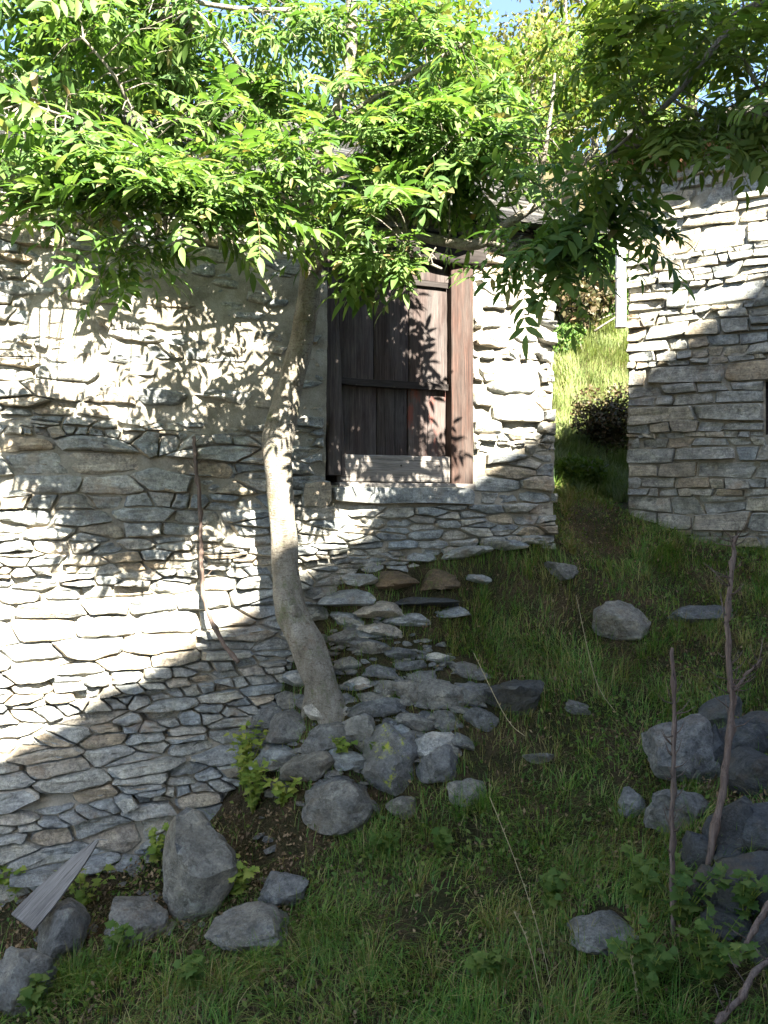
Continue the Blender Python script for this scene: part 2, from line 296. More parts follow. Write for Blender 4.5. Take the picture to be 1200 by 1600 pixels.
def H(x, y):
    x = np.atleast_1d(np.asarray(x, float)); y = np.atleast_1d(np.asarray(y, float)); sh = x.shape; x = x.ravel(); y = y.ravel()
    xc = np.clip(x, -5.5, 7.5); yc = np.clip(y, -2.6, 13.6); out = np.empty(len(x))
    for s in range(0, len(x), 20000):
        q = np.c_[xc[s:s + 20000], yc[s:s + 20000]]
        out[s:s + 20000] = _phi(((q[:, None] - CX[None]) ** 2).sum(-1)) @ _W[:_n] + np.c_[np.ones(len(q)), q] @ _W[_n:]
    dx = x - xc; dy = y - yc
    out = out + np.clip(dx, -40, 40) * .06 + np.clip(dy, 0, 90) * .46 + np.clip(dy, -60, 0) * .05
    return out.reshape(sh)
def H1(x, y): return float(H(x, y)[0])
gx = np.r_[np.linspace(-260, -8, 18)[:-1], np.linspace(-8, -3, 26)[:-1], np.linspace(-3, 4.5, 170)[:-1], np.linspace(4.5, 9, 22)[:-1], np.linspace(9, 260, 18)]
gy = np.r_[np.linspace(-260, -4, 14)[:-1], np.linspace(-4, 1.5, 22)[:-1], np.linspace(1.5, 8.5, 160)[:-1], np.linspace(8.5, 15, 60)[:-1], np.linspace(15, 40, 26)[:-1], np.linspace(40, 320, 16)]
GX, GY = np.meshgrid(gx, gy); GZ = H(GX, GY)
rough = np.array([n3(x * 2.1, y * 2.1, .3) * .035 + n3(x * 7, y * 7, 2.) * .014 for x, y in zip(GX.ravel(), GY.ravel())]).reshape(GX.shape)
GZ = GZ + np.where((GX > -6) & (GX < 8) & (GY > 1) & (GY < 16), rough, 0)
V = np.c_[GX.ravel(), GY.ravel(), GZ.ravel()]; nx, ny = len(gx), len(gy)
ii = (np.arange(ny - 1)[:, None] * nx + np.arange(nx - 1)[None]).ravel()
Q = np.c_[ii, ii + 1, ii + nx + 1, ii + nx]
ground = link('ground', mesh_np(V, Q.ravel(), np.arange(len(Q)) * 4), M['soil']); tag(ground, kind='structure')

# ------------------------------------------------------------------ masonry
class Wall:
    """vertical wall: origin o, direction e (unit, along), outward normal n, batter(u,z) moves the face outwards"""
    def __init__(s, o, e, batter=None):
        s.o = Vector(o); s.e = Vector(e).normalized(); s.n = Vector((s.e.y, -s.e.x, 0)); s.b = batter or (lambda u, z: 0.0)
    def at(s, u, z, d=0.0): return s.o + s.e * u + s.n * (d + s.b(u, z)) + Vector((0, 0, z))
    def u_of_px(s, px):
        k = (px - 600) / F; return (k * s.o.y - s.o.x) / (s.e.x - k * s.e.y)
SG = [-1, -.93, -.72, -.38, 0, .38, .72, .93, 1]; TG = [-1, -.9, -.55, 0, .55, .9, 1]
def stone_data(wall, c, depth=.0, relief=.012, back=.13, seed=0.0, rnd=.05):
    """c: corners (u,z) bl, br, tr, tl"""
    v = []; f = []; ns, ntt = len(SG), len(TG); w_ = max(abs(c[1][0] - c[0][0]), .03); h_ = max(abs(c[3][1] - c[0][1]), .02)
    tu, tz = R(-.25, .25) * min(.05, w_ * .12), R(-.3, .25) * min(.05, h_ * .22); cut = [R(.0, .35) if random.random() < .5 else R(0, .1) for _ in range(4)]
    wob = R(.06, .14)
    for j, tt in enumerate(TG):
        for i, ss in enumerate(SG):
            s_, t_ = ss, tt
            k = cut[(1 if ss > 0 else 0) + (2 if tt > 0 else 0)] * (abs(ss) ** 4) * (abs(tt) ** 3)
            s_ *= 1 - k * min(1, h_ / w_ * 1.2); t_ *= 1 - k * .8
            t_ += wob * n3(ss * 1.6 + seed, tt * .7, 1.3) * (1.6 if abs(tt) > .8 else .6); s_ += .05 * n3(ss, tt * 1.5 + seed, 7.3)
            a, b = (s_ + 1) / 2, (t_ + 1) / 2
            u = (c[0][0] * (1 - a) + c[1][0] * a) * (1 - b) + (c[3][0] * (1 - a) + c[2][0] * a) * b
            z = (c[0][1] * (1 - a) + c[1][1] * a) * (1 - b) + (c[3][1] * (1 - a) + c[2][1] * a) * b
            d = depth + tu * ss + tz * tt + relief * 1.3 * n3(u * 9 + seed, z * 16, seed) + relief * .7 * n3(u * 26, z * 42, seed)
            if max(abs(ss), abs(tt)) > .95: d -= .02 + .012 * abs(n3(u * 20, z * 20, seed + 4))
            v.append(wall.at(u, z, d))
    for j in range(ntt - 1):
        for i in range(ns - 1):
            q = j * ns + i; f.append((q, q + 1, q + ns + 1, q + ns))
    ring = [i for i in range(ns)] + [j * ns + ns - 1 for j in range(1, ntt)] + [(ntt - 1) * ns + i for i in range(ns - 2, -1, -1)] + [j * ns for j in range(ntt - 2, 0, -1)]
    m0 = len(v)
    for r in ring: v.append(v[r] - wall.n * back)
    L_ = len(ring)
    for k in range(L_): f.append((ring[k], m0 + k, m0 + (k + 1) % L_, ring[(k + 1) % L_]))
    return v, f
def layout(u0, u1, z0, z1, hmin, hmax, wfac, holes=(), warp=None, base=None):
    """irregular courses; returns corner quads in (u,z)"""
    warp = warp or (lambda u, q: q); stones = []
    qs = [z0]
    while qs[-1] < z1: qs.append(qs[-1] + (R(hmin, hmax) if random.random() < .72 else R(hmin * .6, hmin * 1.2)))
    def zb(k, u): return warp(u, qs[k]) + .26 * min(qs[min(k + 1, len(qs) - 1)] - qs[k] if k + 1 < len(qs) else .1, qs[k] - qs[k - 1] if k else .1) * fr(u * 1.9 + k * 13.7) * 1.5
    for k in range(len(qs) - 1):
        qm = (qs[k] + qs[k + 1]) / 2; h = qs[k + 1] - qs[k]; spans = [(u0, u1)]
        for (a, b, c, d) in holes:
            if c < qm < d: spans = [s for x in spans for s in ((x[0], a), (b, x[1])) if s[1] - s[0] > .03]
        for (a, b) in spans:
            u = a; sl = 0
            while u < b - .01:
                wd = min(max(h * R(*wfac), .09), .62) * (.55 if random.random() < .22 else 1)
                e = u + wd
                if b - e < .09: e = b
                sr = 0 if e >= b else R(-.25, .25) * h
                g = R(.001, .007)
                lo = lambda x: zb(k, x) + g; hi = lambda x: zb(k + 1, x) - g
                quad = [(u - sl + g, lo(u)), (e - sr - g, lo(e)), (e + sr - g, hi(e)), (u + sl + g, hi(u))]
                if h > .1 and random.random() < .3 and wd < .4:
                    t = R(.3, .7); t2 = t + R(-.12, .12)
                    ml = (quad[0][0] * (1 - t) + quad[3][0] * t, quad[0][1] * (1 - t) + quad[3][1] * t); mr = (quad[1][0] * (1 - t2) + quad[2][0] * t2, quad[1][1] * (1 - t2) + quad[2][1] * t2)
                    stones.append([quad[0], quad[1], (mr[0], mr[1] - .005), (ml[0], ml[1] - .005)]); stones.append([(ml[0], ml[1] + .005), (mr[0], mr[1] + .005), quad[2], quad[3]])
                else: stones.append(quad)
                u, sl = e, sr
    if base: stones = [q for q in stones if max(q[2][1], q[3][1]) > base(.5 * (q[0][0] + q[1][0])) - .05]
    return stones
def clip(poly, n, d):                 # keep the side where p.n <= d
    out = []
    for i in range(len(poly)):
        p, q = poly[i], poly[(i + 1) % len(poly)]; a, b = p[0] * n[0] + p[1] * n[1] - d, q[0] * n[0] + q[1] * n[1] - d
        if a <= 0: out.append(p)
        if (a < 0 < b) or (b < 0 < a):
            t = a / (a - b); out.append((p[0] + (q[0] - p[0]) * t, p[1] + (q[1] - p[1]) * t))
    return out
def rubble_layout(u0, u1, z0, z1, hmin, hmax, wfac, hole, warp, base, zs=3.3, jit=.2):
    """irregular rubble masonry: cells around jittered seeds, wider than tall, cut at the door opening"""
    seeds = []; q = z0
    while q < z1:
        h = R(hmin, hmax) if random.random() < .75 else R(hmin * .6, hmin); u = u0 - R(0, .2)
        while u < u1 + .15:
            wd = min(max(h * R(*wfac), .07), .5) * (.5 if random.random() < .2 else 1)
            uu = u + wd / 2; zz = warp(uu, q + h / 2) + R(-jit, jit) * h + .05 * fr(uu * 1.1 + q * .6)
            if random.random() > .04: seeds.append((uu, zz))
            if random.random() < .24: seeds.append((uu + R(-.3, .3) * wd, zz + R(.4, .6) * h))
            u += wd
        q += h
    S = np.array(seeds); S[:, 1] *= zs; polys = []
    for i in range(len(S)):
        c = S[i]; d2 = ((S - c) ** 2).sum(1); nb = np.argsort(d2)[1:34]
        poly = [(c[0] - .4, c[1] - .6), (c[0] + .4, c[1] - .6), (c[0] + .4, c[1] + .6), (c[0] - .4, c[1] + .6)]
        for k in nb:
            n = S[k] - c; m = (S[k] + c) / 2; poly = clip(poly, n, float(n @ m))
            if len(poly) < 3: break
        if len(poly) < 3: continue
        poly = [(a, b / zs) for a, b in poly]; cu, cz = sum(p[0] for p in poly) / len(poly), sum(p[1] for p in poly) / len(poly)
        poly = clip(clip(poly, (1, 0), u1 + R(-.02, .006)), (-1, 0), -u0 - R(-.006, .02)); poly = clip(poly, (0, 1), z1)
        a, b, c_, d = hole
        if a < cu < b and c_ < cz < d: continue
        if len(poly) >= 3 and c_ < cz < d:
            if cu <= a: poly = clip(poly, (1, 0), a)
            else: poly = clip(poly, (-1, 0), -b)
        elif len(poly) >= 3 and a - .1 < cu < b + .1 and cz <= c_: poly = clip(poly, (0, 1), c_)
        if len(poly) < 3: continue
        if max(p[1] for p in poly) < base(cu) - .06: continue
        if parea(poly) > .0012: polys.append(poly)
    return polys
def parea(p): return abs(sum(p[i][0] * p[(i + 1) % len(p)][1] - p[(i + 1) % len(p)][0] * p[i][1] for i in range(len(p)))) / 2
def poly_stone(wall, poly, depth, relief, seed, back=.14, gap=None):
    cu, cz = sum(p[0] for p in poly) / len(poly), sum(p[1] for p in poly) / len(poly)
    per = [(math.hypot(poly[(i + 1) % len(poly)][0] - poly[i][0], poly[(i + 1) % len(poly)][1] - poly[i][1])) for i in range(len(poly))]; tot = sum(per); n = 26; pts = []
    for k in range(n):
        d = tot * k / n; i = 0
        while d > per[i] and i < len(per) - 1: d -= per[i]; i += 1
        t = d / max(per[i], 1e-6); a, b = poly[i], poly[(i + 1) % len(poly)]; pts.append([a[0] + (b[0] - a[0]) * t, a[1] + (b[1] - a[1]) * t])
    if sum(pts[k][0] * pts[(k + 1) % n][1] - pts[(k + 1) % n][0] * pts[k][1] for k in range(n)) < 0: pts.reverse()
    for _ in range(random.choice((0, 0, 0, 1))): pts = [[(pts[k - 1][j] + 2 * pts[k][j] + pts[(k + 1) % n][j]) / 4 for j in (0, 1)] for k in range(n)]
    g = gap if gap is not None else R(-.001, .004); w_ = max(p[0] for p in pts) - min(p[0] for p in pts); h_ = max(p[1] for p in pts) - min(p[1] for p in pts)
    for k in range(n):
        du, dz = cu - pts[k][0], cz - pts[k][1]; L_ = math.hypot(du, dz) + 1e-6; wv = .07 * h_ * n3(pts[k][0] * 17, pts[k][1] * 17, seed) + .006 * n3(pts[k][0] * 60, pts[k][1] * 60, seed); q = (g + wv * .8 + .004) / L_
        pts[k] = [pts[k][0] + du * q, pts[k][1] + dz * q]
    tu, tz = R(-1, 1) * .09, R(-1.2, .7) * .22; v = []; f = []; bev = min(.014, h_ * .12) * R(.5, 1.6)
    rings = [(1.0, -.012 - R(0, .02)), (1 - 2 * bev / max(h_, .05) * .5, -.004), (.68, 0), (.34, 0)]
    for ri, (s_, dd) in enumerate(rings):
        for (a, b) in pts:
            uu, zz = cu + (a - cu) * s_, cz + (b - cz) * s_
            lay_ = n3(uu * 3 + seed, zz * 45, seed)                       # schist splits in thin sheets
            d = depth + dd + tu * (uu - cu) + tz * (zz - cz) + relief * 1.2 * n3(uu * 8 + seed, zz * 14, seed) + relief * .55 * lay_ + relief * .6 * n3(uu * 25, zz * 40, seed)
            v.append(wall.at(uu, zz, d))
    v.append(wall.at(cu, cz, depth + relief * n3(cu * 8 + seed, cz * 14, seed)))
    for r in range(3):
        for k in range(n): f.append((r * n + k, r * n + (k + 1) % n, (r + 1) * n + (k + 1) % n, (r + 1) * n + k))
    for k in range(n): f.append((3 * n + k, 3 * n + (k + 1) % n, 4 * n))
    m0 = len(v)
    for k in range(n): v.append(v[k] - wall.n * back)
    for k in range(n): f.append((k, m0 + k, m0 + (k + 1) % n, (k + 1) % n))
    return v, f
def lay_rubble(wall, polys, parent, mt, depth, relief, limit):
    def seen(p): return inframe(wall, [(sum(c[0] for c in p) / len(p), sum(c[1] for c in p) / len(p))] * 4)
    vis = sorted([p for p in polys if seen(p)], key=parea, reverse=True)[:limit]; ids = set(map(id, vis)); rest = Acc(); print('stones', len(polys), len([p for p in polys if seen(p)]))
    for p in polys:
        v, f = poly_stone(wall, p, depth(p[0][0], p[0][1]), relief, R(0, 90))
        if id(p) in ids: link('stone', mesh(v, f, True, 30), mt, parent)
        else: rest.add(v, f)
    if rest.v: tag(rest.build('small_stones', mt, parent, True, 30), kind='stuff')
def area(q): return abs(q[1][0] - q[0][0] + q[2][0] - q[3][0]) * .5 * abs(q[3][1] - q[0][1] + q[2][1] - q[1][1]) * .5
def inframe(wall, q):
    p = wall.at(sum(c[0] for c in q) / 4, sum(c[1] for c in q) / 4)
    if p.y < .3: return False
    x, y = 600 + F * p.x / p.y, 800 - F * (p.z - CAMZ) / p.y
    return -40 < x < 1240 and -20 < y < 1620
def lay(wall, quads, parent, mt, depth, relief, limit, name='stone'):
    vis = sorted([q for q in quads if inframe(wall, q)], key=area, reverse=True)[:limit]; ids = set(map(id, vis)); rest = Acc()
    for q in quads:
        sd = R(0, 90); um = .5 * (q[0][0] + q[1][0]); zm = .5 * (q[0][1] + q[3][1])
        v, f = stone_data(wall, q, depth(um, zm), relief, seed=sd)
        if id(q) in ids:
            o = link(name, mesh(v, f, True, 38), mt, parent)
        else: rest.add(v, f)
    if rest.v: tag(rest.build('small_stones', mt, parent, True, 38), kind='stuff')
def backing(wall, u0, u1, z0, z1, dep, parent, mt, holes=(), step=.035, name='mortar'):
    nu, nz = int((u1 - u0) / step) + 1, int((z1 - z0) / step) + 1
    us, zs = np.linspace(u0, u1, nu), np.linspace(z0, z1, nz); v = [wall.at(u, z, dep(u, z)) for z in zs for u in us]; f = []
    for j in range(nz - 1):
        for i in range(nu - 1):
            um, zm = (us[i] + us[i + 1]) / 2, (zs[j] + zs[j + 1]) / 2
            if any(a < um < b and c < zm < d for a, b, c, d in holes): continue
            q = j * nu + i; f.append((q, q + 1, q + nu + 1, q + nu))
    return link(name, mesh(v, f), mt, parent)
def core(wall, boxes, parent, mt, thick=.5, inset=.1):
    a = Acc()
    for (u0, u1, z0, z1) in boxes:
        v, f = box_data(u0, u1, -thick, -inset, z0, z1); a.add([wall.o + wall.e * p.x + wall.n * p.y + Vector((0, 0, p.z)) for p in v], f)
    return a.build('wall_core', mt, parent, False)

# ---- the barn with the old door
barn = tag(empty('stone_barn'), 'dry stone barn with old wooden door behind the leaning ash tree', 'building')
def sm(x, a, b): t = min(1, max(0, (x - a) / (b - a))); return t * t * (3 - 2 * t)
LW = Wall((0, 5.4, 0), (.928, .371, 0), lambda u, z: .26 * max(0, (1.0 - z) / 1.4) ** 1.2 * (1 + .3 * sm(-u, 0, 2.5)))
UCORN = LW.u_of_px(869)
DOOR = (LW.u_of_px(507), LW.u_of_px(741), 1.775, 3.43)
LX = np.linspace(-4.6, 1.6, 63); LZ = [H1(*(LW.at(u, .6, .12).to_2d())) for u in LX]
def lbase(u): return float(np.interp(u, LX, LZ))
EAVE = 3.66
def plaster(u, z):
    m = max(sm(1.25 - math.hypot((u + 1.25) / .95, (z - 2.75) / .62), 0, .5), .75 * sm(1.1 - math.hypot((u - 1.02) / .34, (z - 2.85) / .62), 0, .5), .6 * sm(1.1 - math.hypot((u + .6) / .28, (z - 2.6) / .9), 0, .5))
    return m * (.55 + .75 * (n3(u * 2.6, z * 3.4, 5) * .5 + .5) )
mort = backing(LW, -4.4, UCORN - .01, -1.0, EAVE + .05, lambda u, z: -.024 - .016 * sm(1.4 - z, 0, .8) + (.010 + .022 * sm(z, .9, 1.8)) * n3(u * 2.6, z * 4.1, 40) + .042 * plaster(u, z) + .010 * n3(u * 8, z * 11, 2) + .006 * n3(u * 30, z * 34, 3), barn, M['mortar'], [DOOR])
core(LW, [(-4.4, DOOR[0] - .01, -1, EAVE), (DOOR[1] + .01, UCORN - .05, -1, EAVE), (DOOR[0] - .01, DOOR[1] + .01, -1, DOOR[2] - .01), (DOOR[0] - .01, DOOR[1] + .01, DOOR[3] + .01, EAVE)], barn, M['mortar'])
warp = lambda u, q: q + .13 * u * max(0, 1 - (q + .6) / 2.6) * (1 if u < .3 else .6)
polys = rubble_layout(-4.4, UCORN, -1.1, EAVE - .02, .04, .13, (1.7, 5.0), (DOOR[0], DOOR[1], DOOR[2] - .12, DOOR[3] + .02), warp, lbase)
lay_rubble(LW, polys, barn, M['stone'], lambda u, z: R(-.022, .038) + .045 * sm(1.3 - z, 0, 1) * R(-.8, 1), .017, 300)
# side and back walls (seen only from other places)
GW = Wall(LW.o + LW.e * (UCORN - .03) - LW.n * .14, (-.371, .928, 0)); 
backing(GW, 0, 4.4, -.2, EAVE, lambda u, z: -.04, barn, M['mortar'], step=.15)
gq = layout(.02, 4.4, .8, EAVE, .09, .2, (1.3, 3.6)); a = Acc()
for q in gq: a.add(*stone_data(GW, q, R(-.01, .02), .012, seed=R(0, 90)))
tag(a.build('side_wall_stones', M['stone'], barn, True, 38), kind='stuff')
a = Acc(); gp = [LW.at(UCORN, EAVE, -.06), LW.at(UCORN, EAVE, -4.4), LW.at(UCORN, EAVE + 1.5, -2.25)]
a.add(gp + [p - LW.e * .3 for p in gp], [(0, 1, 2), (5, 4, 3), (0, 3, 4, 1), (1, 4, 5, 2), (2, 5, 3, 0)]); a.build('gable', M['mortar'], barn, False)
# long sill stone under the door
for (u0, u1, z0, z1, d) in ((DOOR[0] + .06, DOOR[1] + .0, 1.655, 1.772, .05), (DOOR[0] - .16, DOOR[0] + .05, 1.63, 1.80, .03)):
    link('sill_stone', mesh(*stone_data(LW, [(u0, z0), (u1, z0), (u1 - .01, z1), (u0 + .01, z1)], d, .012, back=.3, seed=R(0, 9)), True, 38), M['stone'], barn)

# door: everything in wall coordinates, each piece its own object with local axes along the wall
RW = Matrix(((LW.e.x, -LW.n.x, 0), (LW.e.y, -LW.n.y, 0), (0, 0, 1))).to_4x4()
def board(name, u0, u1, z0, z1, d0, d1, mt, parent, lean=0.0, wear=.004, nseg=10, taper=0.0, horizontal=False):
    """a sawn board with uneven edges; d0 front, d1 back (distance outwards)"""
    w2, h2 = (u1 - u0) / 2, (z1 - z0) / 2; v = []; f = []; sd = R(0, 99)
    prof = [(-1, -1), (-.92, -1), (0, -1.03), (.92, -1), (1, -1), (1, 1), (-1, 1)]        # (across, depth)
    front, back_ = -d0, -d1; ym = (front + back_) / 2; yh = (back_ - front) / 2; ns = nseg + 1
    for k in range(ns):
        t = -1 + 2 * k / nseg
        for q, (a_, b_) in enumerate(prof):
            wv = wear * n3(t * 3 + sd, a_ * 2, sd); bv = wear * .8 * n3(t * 4, a_ * 3 + sd, 3) + (.006 if abs(a_) == 1 and b_ < 0 else 0)
            if horizontal: v.append(Vector((t * w2 + lean * 0, ym + b_ * yh + bv, a_ * h2 + wv)))
            else: v.append(Vector((a_ * w2 * (1 - taper * (t + 1) / 2) + wv + lean * t, ym + b_ * yh + bv, t * h2)))
    m_ = len(prof)
    for k in range(ns - 1):
        for q in range(m_):
            a0, b0 = k * m_ + q, k * m_ + (q + 1) % m_
            f.append((a0, b0, b0 + m_, a0 + m_))
    f.append(tuple(range(m_))[::-1]); f.append(tuple((ns - 1) * m_ + q for q in range(m_)))
    me = mesh(v, f, True, 35)
    bm = bmesh.new(); bm.from_mesh(me); bmesh.ops.recalc_face_normals(bm, faces=bm.faces); bm.to_mesh(me); bm.free()
    o = link(name, me, mt, parent)
    o.matrix_basis = Matrix.Translation(LW.o + LW.e * ((u0 + u1) / 2) + Vector((0, 0, (z0 + z1) / 2))) @ RW
    return o
UX = LW.u_of_px
def ZP(py, px):                        # height of a photo point on the wall
    u = UX(px); return LW.at(u, 2.0).y * (800 - py) / F + CAMZ
door = empty('door', (0, 0, 0), barn); frame_ = empty('door_frame', (0, 0, 0), barn)
zt, zm, zl, zb_ = ZP(425, 600), ZP(600, 600), ZP(711, 620), ZP(753, 620)
board('post', UX(707), UX(741), zb_ - .01, ZP(398, 722), -.01, -.17, M['post'], frame_, wear=.006)
board('post', UX(508), UX(534), ZP(742, 520), ZP(400, 515), -.015, -.17, M['plank'], frame_, lean=-.035, wear=.008)
board('lintel', UX(495), UX(757), ZP(398, 600), ZP(352, 600), .03, -.3, M['dark_wood'], frame_, wear=.02, horizontal=True)
board('head_board', UX(530), UX(706), zt - .01, ZP(399, 600), -.055, -.16, M['plank'], frame_, horizontal=True)
up = [530, 590, 645, 706]
for i in range(3):
    board('plank', UX(up[i]) + .004, UX(up[i + 1]) - .004, zm + .004, zt - .02 - .012 * i, -.062 - R(0, .006), -.10, M['plank'], door, wear=.003)
lowp = [533, 597, 645, 706]
for i in range(3):
    board('plank', UX(lowp[i]) + .003 + .004 * (i == 2), UX(lowp[i + 1]) - .004, zl - .01, zm - .006, -.088 - R(0, .006), -.12, M['plank_red'] if i == 2 else M['plank'], door, wear=.003)
board('batten', UX(531), UX(705), zm - .012, zm + .035, -.045, -.065, M['dark_wood'], door, wear=.006, horizontal=True)
board('batten', UX(531), UX(704), zt - .05, zt - .012, -.04, -.065, M['dark_wood'], door, wear=.006, horizontal=True)
board('kick_board', UX(535), UX(707) - .004, zb_, zl, -.035, -.12, M['grey_board'], door, wear=.006, horizontal=True)
board('door_sill', UX(530), UX(742), zb_ - .04, zb_ - .006, .01, -.2, M['grey_board'], frame_, wear=.005, horizontal=True)
# a dark sheet added behind the door, standing for the unlit room in the cracks
a = Acc(); v, f = box_data(DOOR[0] - .2, DOOR[1] + .2, .18, .2, DOOR[2] - .1, DOOR[3]); a.add([LW.o + LW.e * p.x - LW.n * p.y + Vector((0, 0, p.z)) for p in v], f)
a.build('dark_sheet', M['dark_wood'], barn, False)
# small iron nail heads on the lower planks and kick board
for (px, py, d) in ((630, 727, -.033), (560, 727, -.033), (690, 728, -.033), (560, 600, -.043), (620, 604, -.043), (685, 606, -.043)):
    c_ = LW.at(UX(px), ZP(py, px), d); v, f = tube_data([c_ - LW.n * .01, c_ + LW.n * .003, c_ + LW.n * .005], [.007, .007, .004], 8); link('nail', mesh(v, f), M['iron'], door)

# roof of stone slabs
roof = empty('roof', (0, 0, 0), barn)
PITCH = math.radians(33)
def slab_mesh(w_, l_, th, sd):
    bm = bmesh.new(); nn = 14; top = []; bot = []
    for k in range(nn):
        an = 2 * math.pi * k / nn; ca, sa = math.cos(an), math.sin(an); m_ = max(abs(ca), abs(sa)) ** .85
        x, y = ca / m_ * w_ / 2 * (1 + .1 * n3(ca * 2 + sd, sa * 2, 1)), sa / m_ * l_ / 2 * (1 + .09 * n3(ca * 2, sa * 2 + sd, 5))
        top.append(bm.verts.new((x, y, th / 2 + .006 * n3(x * 8, y * 8, sd)))); bot.append(bm.verts.new((x * 1.01, y * 1.01, -th / 2)))
    bm.faces.new(top); bm.faces.new(bot[::-1])
    for k in range(nn): bm.faces.new((top[k], bot[k], bot[(k + 1) % nn], top[(k + 1) % nn]))
    me = bpy.data.meshes.new('slab'); bm.to_mesh(me); bm.free(); me.materials.append(M['slab']); return me
slabs = [slab_mesh(R(.42, .62), R(.5, .62), R(.03, .06), k * 7.7) for k in range(8)]
dirup = (-LW.n * math.cos(PITCH) + Vector((0, 0, math.sin(PITCH)))); nrm = LW.e.cross(dirup).normalized()
e0 = LW.o + LW.n * .13 + Vector((0, 0, EAVE - .07))
for row in range(11):
    u = -4.5 + R(0, .3)
    while u < UCORN + .12:
        wd = R(.36, .54); p = e0 + LW.e * (u + wd / 2) + dirup * (.2 + row * .265 + R(-.04, .04)) + nrm * (.05 + R(0, .02))
        tl = R(-.03, .05) + .09
        ax = LW.e; ay = (dirup * math.cos(-tl * .0) ).normalized()
        rm = Matrix((ax, ay, nrm)).transposed().to_4x4() @ Matrix.Rotation(-.10 + R(-.03, .03), 4, 'X') @ Matrix.Rotation(R(-.12, .12), 4, 'Z')
        o = link('slab', random.choice(slabs), None, roof); o.matrix_basis = Matrix.Translation(p) @ rm @ Matrix.Diagonal((wd / .5, 1, R(.8, 1.3), 1)); u += wd
a = Acc(); d0 = e0 + LW.e * -4.4; d1 = e0 + LW.e * UCORN
pp = [d0 + dirup * .12 - nrm * .02, d1 + dirup * .12 - nrm * .02, d1 + dirup * 2.9 - nrm * .02, d0 + dirup * 2.9 - nrm * .02]
a.add(pp + [p - nrm * .03 for p in pp], [(0, 1, 2, 3), (7, 6, 5, 4), (0, 4, 5, 1), (1, 5, 6, 2), (2, 6, 7, 3), (3, 7, 4, 0)]); a.build('roof_deck', M['dark_wood'], roof, False)
for k in range(7):
    uu = UCORN - .15 - k * .72; b0 = e0 + LW.e * uu - nrm * .1 + dirup * .05; v, f = tube_data([b0, b0 + dirup * 1.5, b0 + dirup * 3.1], [.05, .055, .055], 8, .1); link('rafter', mesh(v, f), M['dark_wood'], roof)

# ---- the building at the right
rc = P(979, 800, 7.0); rc.z = 0
RWALL = Wall(rc, (.854, -.52, 0)); REAVE = 4.72
rb = tag(empty('stone_house', (0, 0, 0)), 'taller stone house with rough coursed wall and white downpipe past the grassy passage', 'building')
RX = np.linspace(-.1, 4.6, 50); RZ = [H1(*(RWALL.at(u, 1.4, .08).to_2d())) for u in RX]
rwin_u = RWALL.u_of_px(1193); RWIN = (rwin_u, rwin_u + .6, CAMZ + (800 - 680) / F * 6.45, CAMZ + (800 - 598) / F * 6.45 + .12)
backing(RWALL, 0.01, 4.5, .6, REAVE, lambda u, z: -.03 + .014 * n3(u * 2.6, z * 4.1, 20) + .01 * n3(u * 9, z * 12, 2), rb, M['mortar'], [RWIN])
core(RWALL, [(.06, RWIN[0] - .005, .6, REAVE), (RWIN[1] + .005, 4.5, .6, REAVE), (RWIN[0] - .005, RWIN[1] + .005, .6, RWIN[2] - .005), (RWIN[0] - .005, RWIN[1] + .005, RWIN[3] + .005, REAVE)], rb, M['mortar'])
rq = layout(0, 4.5, .7, REAVE - .02, .07, .185, (1.4, 3.9), [RWIN], lambda u, q: q - .02 * u + .012 * fr(u * 2.3 + q * 3), lambda u: float(np.interp(u, RX, RZ)))
rq = [[(c[0] + R(-.012, .012) + (R(-.012, .014) if c[0] < .05 else 0), c[1] + R(-.009, .009)) for c in q] for q in rq]
lay(RWALL, rq, rb, M['stone_right'], lambda u, z: R(-.022, .03), .016, 260)
rs = Wall(RWALL.at(.04, 0) + RWALL.n * -.14 + Vector((.75, .66, 0)) * 5, (-.75, -.66, 0))
backing(rs, 0, 5.0, 1, REAVE, lambda u, z: -.04, rb, M['mortar'], step=.2)
a = Acc()
for q in layout(.0, 4.98, 1.2, REAVE, .09, .2, (1.5, 4)): a.add(*stone_data(rs, q, R(-.01, .02), .012, seed=R(0, 90)))
tag(a.build('side_wall_stones', M['stone_right'], rb, True, 38), kind='stuff')
win = empty('window', (0, 0, 0), rb)
a = Acc(); v, f = box_data(RWIN[0] - .05, RWIN[1] + .05, .14, .155, RWIN[2] - .05, RWIN[3] + .05); a.add([RWALL.o + RWALL.e * p.x - RWALL.n * p.y + Vector((0, 0, p.z)) for p in v], f); a.build('pane', M['dark_glass'], win, False)
for (u0, u1, z0, z1) in ((RWIN[0], RWIN[0] + .05, RWIN[2], RWIN[3]), (RWIN[1] - .05, RWIN[1], RWIN[2], RWIN[3]), (RWIN[0] + .05, RWIN[1] - .05, RWIN[2], RWIN[2] + .05), (RWIN[0] + .05, RWIN[1] - .05, RWIN[3] - .05, RWIN[3])):
    a = Acc(); v, f = box_data(u0, u1, .10, .137, z0, z1); a.add([RWALL.o + RWALL.e * p.x - RWALL.n * p.y + Vector((0, 0, p.z)) for p in v], f); a.build('window_frame', M['dark_wood'], win, False)
